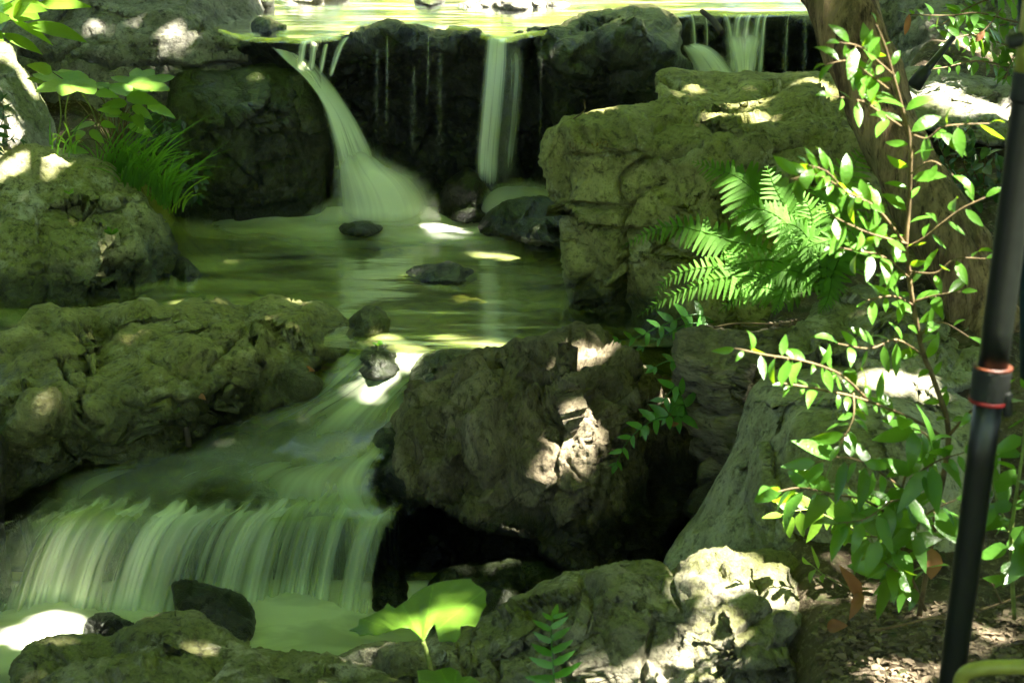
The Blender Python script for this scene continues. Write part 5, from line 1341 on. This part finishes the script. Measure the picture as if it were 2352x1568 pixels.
def seedling(label, u, v, y, k, size, mat):
    root = empty("seedling", P(u, v, y))
    tag(root, label, "seedling", "seedlings on the broad boulder")
    mb, st = MB(), MB()
    for i in range(k):
        a = i * 2.4 + RNG.rand()
        d = unit(np.array([math.cos(a), .5 * math.sin(a) - .2, .55]))
        L = px(size, y) * RNG.uniform(.7, 1.1)
        c = P(u, v - size * .35, y - .03)
        leaf(mb, c, c + d * L, .42, np.array([0, -.6, .8]), .15, .15, "obovate", 6)
    tube(st, [P(u, v + 4, y + .02), P(u, v - size * .35, y - .03)], .0015, .001, 5, smooth=1)
    mb.build("foliage", mat, root)
    st.build("stem", M_green_twig, root)
seedling("tiny leafy seedling low on the moss filmed boulder, under its ridge", 257, 548, 5.56, 8, 24, M_fern)
seedling("tiny ferny seedling high on the moss filmed boulder, left of the loose stone", 160, 452, 5.70, 7, 16, M_broad)
seedling("green tuft growing on the slick stone at the cascade's head", 868, 800, 5.02, 9, 16, M_fern)

# --- the broad round leaf in the foreground
def big_leaf(label, outline, ctrl, junction, foot, mat, name="butterbur"):
    root = empty(name, P(*foot))
    tag(root, label, "plant", None)
    poly = resample(np.array([o[:2] for o in outline], float), 5, True)
    lo, hi = poly.min(0), poly.max(0)
    gx, gy = np.meshgrid(np.arange(lo[0], hi[0], 3), np.arange(lo[1], hi[1], 3))
    q = np.stack([gx.ravel(), gy.ravel()], 1)
    q = q[inside(poly, q)]
    q = q[edist(poly, q) > 2.5]
    vs, es, fs = geometry.delaunay_2d_cdt([Vector(a) for a in np.vstack([poly, q])], [], [list(range(len(poly)))], 1, 1e-4)[:3]
    q = np.array([tuple(a) for a in vs])
    Y = rbf(ctrl, q)
    jv = q - np.array(junction[:2])
    th = np.arctan2(jv[:, 1], jv[:, 0])
    r = np.hypot(jv[:, 0], jv[:, 1])
    Y = Y - .010 * np.cos(th * 9) * np.clip(r / 150, 0, 1)
    V = atY(q[:, 0], q[:, 1], Y)
    vein = np.exp(-(np.sin(th * 4.5) * r / 5) ** 2)
    o = mesh_obj("leaf_blade", V, [list(f) for f in fs], mat, root, attrs={"rnd": np.clip(.35 + .9 * vein, 0, 1.2)})
    so = o.modifiers.new("thickness", 'SOLIDIFY'); so.thickness = .0012
    mb = MB()
    tube(mb, [P(*junction), P((junction[0] + foot[0]) / 2 + 4, (junction[1] + foot[1]) / 2, junction[2] + .01), P(*foot)], .004, .0055, 8)
    mb.build("stalk", M_green_twig, root)
k = lambda *c: [(689 + a * .341, 1033.6 + b * .341) for a, b in c]
big_leaf("single broad lobed bright green leaf on a stalk, in front of the mottled rock",
         k((330, 1215), (395, 1185), (400, 1140), (450, 1125), (560, 1070), (590, 1030), (640, 1068), (690, 1030), (725, 1010), (760, 975), (830, 930), (900, 900), (980, 880), (1060, 872), (1150, 865), (1185, 905), (1240, 935), (1262, 965), (1250, 1010), (1258, 1040), (1225, 1090), (1210, 1140),
            (1180, 1192), (1130, 1180), (1078, 1185), (1085, 1240), (1050, 1292), (990, 1285), (940, 1290), (925, 1235), (905, 1170), (870, 1215), (850, 1260), (832, 1290), (790, 1240), (740, 1200), (680, 1195), (620, 1215), (560, 1235), (520, 1250), (460, 1240), (405, 1255), (385, 1225)),
         [(972, 1473, 3.30), (810, 1447, 3.30), (890, 1385, 3.42), (970, 1345, 3.50), (1080, 1330, 3.50), (1118, 1365, 3.42), (1090, 1438, 3.30), (1040, 1472, 3.22), (1000, 1400, 3.38), (900, 1440, 3.32), (1030, 1380, 3.42), (870, 1455, 3.24)], (972, 1473, 3.30), (995, 1580, 3.42), M_lime)
big_leaf("lower broad leaf cut by the bottom edge, beneath the single lobed leaf",
         k((790, 1485), (850, 1478), (900, 1490), (960, 1470), (1010, 1462), (1070, 1490), (1090, 1530), (1150, 1522), (1190, 1550), (1230, 1580), (1260, 1640), (1000, 1680), (860, 1620), (800, 1560)),
         [(960, 1540, 3.2), (1030, 1534, 3.25), (1100, 1560, 3.2), (1000, 1590, 3.1), (1110, 1590, 3.1)], (1040, 1590, 3.12), (1050, 1680, 3.2), M_lime)

# ---------------------------------------------------------------- the leaning tree
def bark_mat():
    t = NT("tree_bark")
    pos = t.n("NewGeometry").outputs["Position"]
    q = t.map(pos, (1, 1, .22), (0, math.radians(-24), 0))
    n1, n2, n3 = t.noise(q, 26, 7, .7, .3), t.noise(q, 70, 5, .7), t.noise(pos, 4, 5, .6)
    col = t.mix(t.step(n1, .36, .64), (.09, .055, .03), (.36, .24, .135))
    col = t.mix(t.math('MULTIPLY', t.step(n3, .45, .62), .5), col, (.12, .115, .05))
    col = t.mix(t.step(n2, .5, .28), col, (.03, .02, .012))
    return t.done(t.n("BsdfPrincipled", {"Base Color": col, "Roughness": .9, "Specular IOR Level": .2, "Normal": t.bump(n2, .006, 1, t.bump(n1, .02, 1))}))
TREE = empty("leaning_tree", P(2310, 880, 4.72))
tag(TREE, "brown barked tree trunk leaning left across the flat sunlit boulder", "tree")
mb = MB()
ctr = [(2345, 960, 4.70), (2290, 800, 4.74), (2245, 690, 4.80), (2197, 576, 4.84), (2123, 450, 4.88), (2033, 270, 4.95), (1925, 0, 5.05)]
pts = [P(*c) for c in ctr]
up_ = pts[-1] - pts[-2]
pts += [pts[-1] + up_ * 2.2, pts[-1] + up_ * 5 + np.array([-.2, 0, 1.0]), pts[-1] + up_ * 5 + np.array([-.6, .2, 3.0])]
tube(mb, pts, [.105, .088, .078, .088, .086, .077, .084, .08, .07, .03], None, 48, smooth=26)
V = np.vstack(mb.v)
N = vnormals(V, np.array([f[:3] for f in mb.f if len(f) == 4] + [(f[0], f[2], f[3]) for f in mb.f if len(f) == 4]))
sgn = 1 if (N * (V - np.repeat(V.reshape(-1, 48, 3).mean(1), 48, 0))).sum() > 0 else -1
V = V + sgn * N * (.012 * fbm(V * np.array([14, 14, 3.5]), 4, 3) + .018 * fbm(V * 5, 2, 9))[:, None]
mb.v = [V]; mb.r = [np.full(len(V), .5)]
mb.build("trunk", bark_mat(), TREE)
mb = MB()
top = pts[-2]
for i in range(14):
    a = i * 2.4
    d = np.array([math.cos(a) * 1.6, math.sin(a) * 1.9, .5])
    tube(mb, [top + np.array([0, 0, .2 * i / 3]), top + d * .6 + np.array([0, 0, .5]), top + d * 1.6 + np.array([0, 0, .9])], .03, .01, 6)
mb.build("limb", M_twig, TREE)

# ---------------------------------------------------------------- sticks, dead leaves, litter
def stick(label, pts, r0, r1, mat, name="twig", forks=(), cat="twig"):
    mb = MB()
    tube(mb, [P(*p) for p in pts], r0, r1, 6)
    for f in forks: tube(mb, [P(*p) for p in f], r0 * .6, r1 * .5, 5)
    tag(mb.build(name, mat), label, cat)
stick("dark upright stick lodged against the shelf rock's wet edge", [(414, 908, 4.72), (418, 945, 4.70), (428, 985, 4.68), (434, 1024, 4.68)], .006, .009, M_darktwig, "stick", [[(420, 955, 4.70), (432, 950, 4.68), (440, 962, 4.67)]], "stick")
stick("hair thin forked twig standing in the white foam", [(416, 1408, 4.36), (408, 1380, 4.36), (404, 1350, 4.37), (406, 1330, 4.38)], .0018, .0008, M_darktwig, forks=[[(408, 1380, 4.36), (402, 1362, 4.36), (399, 1345, 4.36)]])
stick("brown stick stuck in the right ledge's comb of water", [(1612, 26, 7.12), (1640, 50, 7.05), (1658, 78, 6.98)], .010, .014, M_darktwig, "stick", (), "stick")
stick("thin dry twig standing on the olive boulder's front corner", [(1318, 272, 5.42), (1334, 262, 5.40), (1344, 250, 5.42), (1341, 228, 5.42)], .0022, .001, M_twig)
stick("curving fine root lying on dark soil, behind the layered rock", [(1640, 752, 4.80), (1700, 742, 4.76), (1780, 744, 4.72), (1850, 738, 4.72)], .003, .0015, M_twig, "root", [[(1700, 748, 4.7), (1760, 752, 4.68), (1810, 766, 4.66)]], "root")
stick("long brown stem lying on soil under the drooping dark leaves", [(2000, 1448, 3.46), (2060, 1436, 3.42), (2130, 1420, 3.4), (2210, 1412, 3.38)], .0035, .002, M_twig, "twig")
stick("pale twig crossing the soil beyond the tripod leg", [(2250, 1400, 3.3), (2300, 1385, 3.3), (2352, 1362, 3.3)], .003, .002, M_twig, "twig", [[(2300, 1385, 3.3), (2285, 1350, 3.26), (2270, 1330, 3.24)]])
def curled(label, a, b, w, bend, up=(0, -.8, .5)):
    mb = MB()
    leaf(mb, P(*a), P(*b), w, np.array(up), bend, .7, "lance", 12, wave=.03)
    tag(mb.build("dead_leaf", M_dead), label, "dead leaf", "dry fallen leaves")
curled("tall curled copper leaf lit by sun, beside the angular grey stone", (1972, 1372, 3.56), (1926, 1296, 3.55), .30, .35)
curled("crumpled dry leaf hanging below the tall curled copper one", (1976, 1360, 3.55), (1950, 1424, 3.5), .34, .3)
curled("flat brown leaf lying in shade at the mottled rock's end", (1900, 1440, 3.5), (1948, 1436, 3.48), .6, .3)
curled("round reddish dead leaf hung among the drooping dark leaves", (2140, 1258, 3.4), (2138, 1330, 3.38), .62, .08)
curled("narrow orange leaf stuck on the wet edge of the shelf rock", (696, 846, 4.96), (724, 852, 4.94), .4, .1)
curled("small brown leaf caught by the shelf rock's dark crease", (458, 908, 4.66), (474, 918, 4.64), .5, .2)
curled("brown leaf spilled down the soil near the hollow's holly fern", (1538, 978, 4.42), (1560, 972, 4.42), .5, .2)
curled("hanging brown leaf near the dark glossy shrub's tip", (2088, 32, 5.98), (2078, 82, 5.98), .3, .2)
curled("tan dead leaf amid the dark glossy shrub, above the pale slab", (2262, 72, 5.98), (2240, 98, 5.98), .5, .1)

def litter():
    mb, n = MB(), 1500
    for i in range(n):
        if i % 5 == 0: u, v = RNG.uniform(1640, 1860), RNG.uniform(738, 775)
        else: u, v = RNG.uniform(1880, 2400), RNG.uniform(1385, 1640)
        d = rays(u, v); d = d / np.linalg.norm(d)
        h = scene.ray_cast(DG, Vector((0, 0, CZ)) + Vector(d) * 2.75, Vector(d))
        if not h[0] or not h[4] or h[4].name.split(".")[0] != "ground": continue
        p = np.array(h[1])
        s = RNG.uniform(.003, .010)
        if RNG.rand() < .35:
            a = RNG.rand() * 6.28
            e = np.array([math.cos(a), math.sin(a), RNG.uniform(-.1, .4)])
            leaf(mb, p, p + e * s * 3.2, .5, np.array([0, 0, 1]) + RNG.randn(3) * .4, .2, .4, "ovate", 5)
        else:
            V = RNG.randn(8, 3); V /= np.linalg.norm(V, axis=1, keepdims=True)
            c = np.array([[-1, -1, -1], [1, -1, -1], [1, 1, -1], [-1, 1, -1], [-1, -1, 1], [1, -1, 1], [1, 1, 1], [-1, 1, 1]]) * .6 + V * .35
            mb.add(p + c * s * np.array([1, 1, .7]), [(0, 3, 2, 1), (4, 5, 6, 7), (0, 1, 5, 4), (1, 2, 6, 5), (2, 3, 7, 6), (3, 0, 4, 7)], RNG.rand())
    m = leaf_mat("litter", (.13, .10, .065), (.2, .14, .08), .05, .8, .2)
    tag(mb.build("leaf_litter", m, smooth=False), "crumbs of bark, pebbles and dry leaf strewn over the soil", "leaf litter", kind="stuff")
bpy.context.view_layer.update()
DG = bpy.context.evaluated_depsgraph_get()
litter()

# ---------------------------------------------------------------- tripod and hose in the near corner, black stake at the back
M_black = plain("black_tube", (.006, .008, .0055), .38, .5, .2, 60, .0003)
M_rubber = plain("black_rubber", (.014, .016, .013), .6, .4, .2, 90, .001)
M_red = plain("red_ring", (.22, .012, .012), .5, .5, .1, 40, .0002)
M_teal = plain("teal_cloth", (.008, .028, .032), .8, .2, .2, 120, .001)
M_hose = plain("olive_hose", (.27, .27, .05), .45, .4, .15, 40, .0006)
tri = empty("tripod", P(2205, 2000, 2.42))
tag(tri, "black camera tripod with a red ringed leg, closest to the viewer", "tripod")
T = lambda v: np.array(P(2378 + (v - 100) / (1568 - 100) * (2185 - 2378), v, 2.40))
def seg(name, a, b, r0, r1, mat, sides=40, par=None):
    m_ = MB(); tube(m_, [a, (a + b) / 2, b], r0, r1, sides, smooth=3)
    o = m_.build(name, mat, par or tri)
    if par: o.matrix_parent_inverse = Matrix.Identity(4)
    return o
q = lambda v: T(v)
leg = seg("leg", q(-300), q(900), .0190, .0185, M_black)
seg("lower_leg", q(880), q(2150), .0182, .0150, M_black)
clamp = seg("clamp", q(842), q(920), .0240, .0235, M_rubber)
seg("red_ring", q(915), q(922), .0247, .0247, M_red, par=clamp)
seg("orange_ring", q(840), q(844), .0244, .0244, plain("orange_ring", (.10, .025, .008), .5), par=clamp)
seg("lever", q(905) + np.array([.018, -.012, .006]), q(945) + np.array([.022, -.016, 0]), .007, .005, M_rubber, 12, clamp)
seg("grip_sleeve", q(-250), q(168), .0205, .0205, M_hose)
seg("upper_collar", q(165), q(235), .0215, .0215, M_rubber)
seg("locking_knob", q(88) + np.array([-.016, -.004, 0]), q(92) + np.array([-.034, -.006, -.002]), .009, .008, M_rubber, 16)
seg("foot", q(2130), q(2200), .017, .021, M_rubber)
seg("padded_leg", P(2374, -380, 2.52), P(2373, 862, 2.70), .020, .018, M_teal, 24)
seg("lower_leg", P(2375, 855, 2.70), P(2440, 2000, 2.95), .0115, .0105, M_black, 24)
seg("hub", P(2400, -520, 2.46), P(2400, -300, 2.46), .040, .040, M_rubber, 32)
mb = MB()
tube(mb, [P(2204, 1720, 2.28), P(2204, 1600, 2.28), P(2212, 1552, 2.27), P(2245, 1536, 2.26), P(2300, 1531, 2.26), P(2380, 1534, 2.27), P(2480, 1560, 2.3), P(2600, 1700, 2.4)], .0092, .0092, 20, smooth=10)
tag(mb.build("hose", M_hose), "olive yellow hose curving past the tripod leg's foot", "hose")
stake = empty("garden_stake", P(2098, 200, 5.62))
tag(stake, "black stake with a rubber foot leaning on the pale slab", "stake")
mb = MB(); tube(mb, [P(2108, 185, 5.62), P(2150, 135, 5.66), P(2190, 85, 5.7)], .012, .008, 12, smooth=1); mb.build("rod", M_black, stake)
mb = MB(); tube(mb, [P(2099, 199, 5.61), P(2116, 174, 5.62), P(2126, 160, 5.63)], .021, .018, 12, smooth=1); mb.build("foot", M_rubber, stake)

SUNSPOTS = [(1130, 585, .06), (900, 765, .05), (1050, 778, .06), (1150, 792, .06),
            (0, 150, .17), (40, 190, .16), (60, 250, .16), (20, 290, .15), (100, 330, .10), (40, 345, .12), (-30, 280, .17), (150, 190, .13, 6.0), (110, 200, .10, 5.98), (320, 180, .06, 6.1), (290, 250, .05, 6.0), (70, 335, .08), (150, 185, .12), (60, 60, .12),
            (1690, 252, .07), (1740, 240, .06), (1640, 268, .03), (1560, 225, .03), (1900, 205, .045), (1390, 252, .025), (1780, 205, .03),
            (2160, 220, .08), (2230, 245, .09), (2310, 265, .07), (2190, 200, .04), (2340, 60, .08),
            (1830, 860, .09), (1920, 866, .09), (2040, 864, .08), (1980, 800, .06), (2230, 905, .08), (2120, 900, .06), (2000, 720, .05), (2150, 50, .07, 6.6), (2330, 90, .08, 6.5),
            (1345, 790, .045), (1335, 840, .04), (1322, 900, .04), (1310, 970, .04), (1295, 1040, .04), (1285, 1100, .03), 
            (1600, 1285, .04), (1650, 1290, .05), (1610, 1440, .02), (1640, 1340, .035),
            (90, 1435, .10), (200, 1400, .025), (50, 1400, .04), (130, 1455, .03), (990, 522, .045), (1060, 522, .045),
            (640, 90, .05), (640, 45, .10), (720, 20, .13), (900, 20, .11), (1050, 30, .12), (1200, 10, .15), (1350, 15, .11), (620, -30, .12), (800, 0, .14), (1000, -10, .14),
            (2290, 1450, .06), (2320, 1480, .05), (2250, 1500, .04), (1960, 1520, .03), (2100, 1540, .03), (1950, 1370, .045),
            (75, 950, .075), (130, 985, .05), (50, 1005, .05), (100, 1075, .025), (640, 1490, .03), (740, 1510, .03),
            (120, 40, .025), (300, 60, .02), (430, 90, .03), (400, 60, .02), (370, 145, .03), (420, 130, .02),
            (90, 620, .015), (850, 850, .03), (900, 855, .03), (590, 1080, .015),
            (2030, 160, .07, 3.25), (1960, 130, .05, 3.22), (2075, 290, .06, 3.27), (2200, 290, .06, 3.25), (1880, 400, .08, 3.14), (1950, 440, .06, 3.2), (2120, 540, .06, 3.28), (2240, 470, .06, 3.25), (1960, 570, .05, 3.22), (2090, 650, .05, 3.32),
            (1760, 815, .06, 3.1), (2000, 1190, .06, 3.64), (1880, 1180, .06, 3.6), (1980, 1250, .04, 3.66), (2320, 1120, .05, 3.12), (2110, 900, .04, 3.3),
            (1690, 410, .04, 5.04), (1800, 480, .05, 4.8), (1730, 500, .035, 4.82), (1560, 640, .05, 4.95), (1680, 620, .05, 4.92), (1790, 690, .05, 4.78), (1880, 540, .03, 4.8),
            (2160, 1000, .03), (980, 1400, .045), (870, 1440, .035), (300, 250, .04), (240, 280, .03)]
SHADE = [(150, 1250, .1, .24), (60, 1290, .1, .2), (260, 1200, .2, .2), (30, 1180, .2, .2), (640, 200, .9, .2)]   # unseen leaf clusters added to shade the lower fall and the chute boulder
# ---------------------------------------------------------------- leaves overhead: the leaning tree's unseen crown, gaps cut to light chosen spots
def leaf_cards(C, size, rs, tilt=.6):
    n = len(C)
    nrm = np.stack([rs.randn(n) * tilt, rs.randn(n) * tilt, np.ones(n)], 1)
    nrm /= np.linalg.norm(nrm, axis=1, keepdims=True)
    a = rs.randn(n, 3)
    a -= nrm * (a * nrm).sum(1, keepdims=True)
    a /= np.linalg.norm(a, axis=1, keepdims=True)
    b = np.cross(nrm, a)
    L = size * rs.uniform(.7, 1.3, n)[:, None]
    W = L * .42
    q = [C - a * L, C - a * L * .2 + b * W - nrm * L * .06, C + a * L, C - a * L * .2 - b * W - nrm * L * .06]
    V = np.stack(q, 1).reshape(-1, 3)
    F = np.arange(4 * n).reshape(n, 4)
    return V, F

def build_canopy():
    rs = np.random.RandomState(77)
    dg = bpy.context.evaluated_depsgraph_get()
    spots = []
    for (u, v, r, *Y) in SUNSPOTS:
        if Y:
            spots.append((atY(u, v, Y[0]), r))
            continue
        d = rays(u, v)
        o = Vector((0, 0, CZ))
        dv = Vector(d).normalized()
        hit = scene.ray_cast(dg, o + dv * .3, dv)
        p = np.array(hit[1]) if hit[0] else atY(u, v, 6.0)
        spots.append((p, r))
    SRT = np.array([SUN[1], -SUN[0], 0]); SRT /= np.linalg.norm(SRT)
    n = 118000
    C = np.stack([rs.uniform(-7, 8.5, n), rs.uniform(-3.5, 11.5, n), rs.uniform(4.6, 7.2, n)], 1)
    C[:, 2] += .5 * fbm(C * np.array([.5, .5, 0]), 2, 3)
    for (u, v, z, r) in SHADE:
        p = atZ(u, v, z)
        m = int(900 * r)
        C = np.vstack([C, p + SUN * rs.uniform(5.0, 7.5, m)[:, None] + rs.randn(m, 3) * r * .55])
    keep = np.ones(len(C), bool)
    for p, r in spots:
        w = C - p
        al = w @ SUN
        perp = np.linalg.norm(w - al[:, None] * SUN, axis=1)
        rr = r * (1 + 1.2 * perlin(C * 11 + r * 50, 9)) + .03
        keep &= ~((al > 0) & (perp < rr))
    keep &= ~((C[:, 1] > 9.2))
    V, F = leaf_cards(C[keep], .125, rs, .45)
    return V, F
V, F = build_canopy()
crown = mesh_obj("crown", V, F, M_canopy, TREE, smooth=False)

# sunlit wood beyond the upper pool, seen only mirrored in the water
def far_wood():
    rs = np.random.RandomState(5)
    n = 22000
    C = np.stack([rs.uniform(-7, 7, n), 11.5 + np.abs(rs.randn(n)) * 1.6, rs.uniform(1.5, 6.5, n)], 1)
    keep = fbm(C * .6, 2, 31) > -.35
    V, F = leaf_cards(C[keep], .16, rs, .9)
    tag(mesh_obj("foliage", V, F, M_canopy, smooth=False), "bright leafy undergrowth on the bank beyond the upper pool", "undergrowth", kind="stuff")
far_wood()

# unseen leaves added beside and behind the viewer to fill and green the light
M_wood = leaf_mat('wood_leaf', (.03, .07, .01), (.12, .24, .015), .4)
def rear_fill_leaves():
    rs = np.random.RandomState(8)
    n = 9000
    C = np.stack([rs.uniform(-8, 8, n), -6.3 - np.abs(rs.randn(n)) * .8, rs.uniform(.2, 5.5, n)], 1)
    V, F = leaf_cards(C, .2, rs, .8)
    tag(mesh_obj("foliage", V, F, M_canopy, smooth=False), "unseen leaf wall added behind the viewer to fill the front with light", "undergrowth", kind="stuff")
rear_fill_leaves()
def side_screen_wood():
    rs = np.random.RandomState(6)
    n = 52000
    th = rs.uniform(0, 2 * np.pi, n)
    C = np.stack([9.5 * np.cos(th), 3 + 10.5 * np.sin(th), rs.uniform(.2, 6.8, n)], 1) + rs.randn(n, 3) * .5
    C = C[(C[:, 1] < 9.5) & (C[:, 1] > -4.0)]
    V, F = leaf_cards(C, .22, rs, .8)
    tag(mesh_obj("foliage", V, F, M_wood, smooth=False), "unseen wood added around the stream to block sky and green the light", "woodland", kind="stuff")
side_screen_wood()
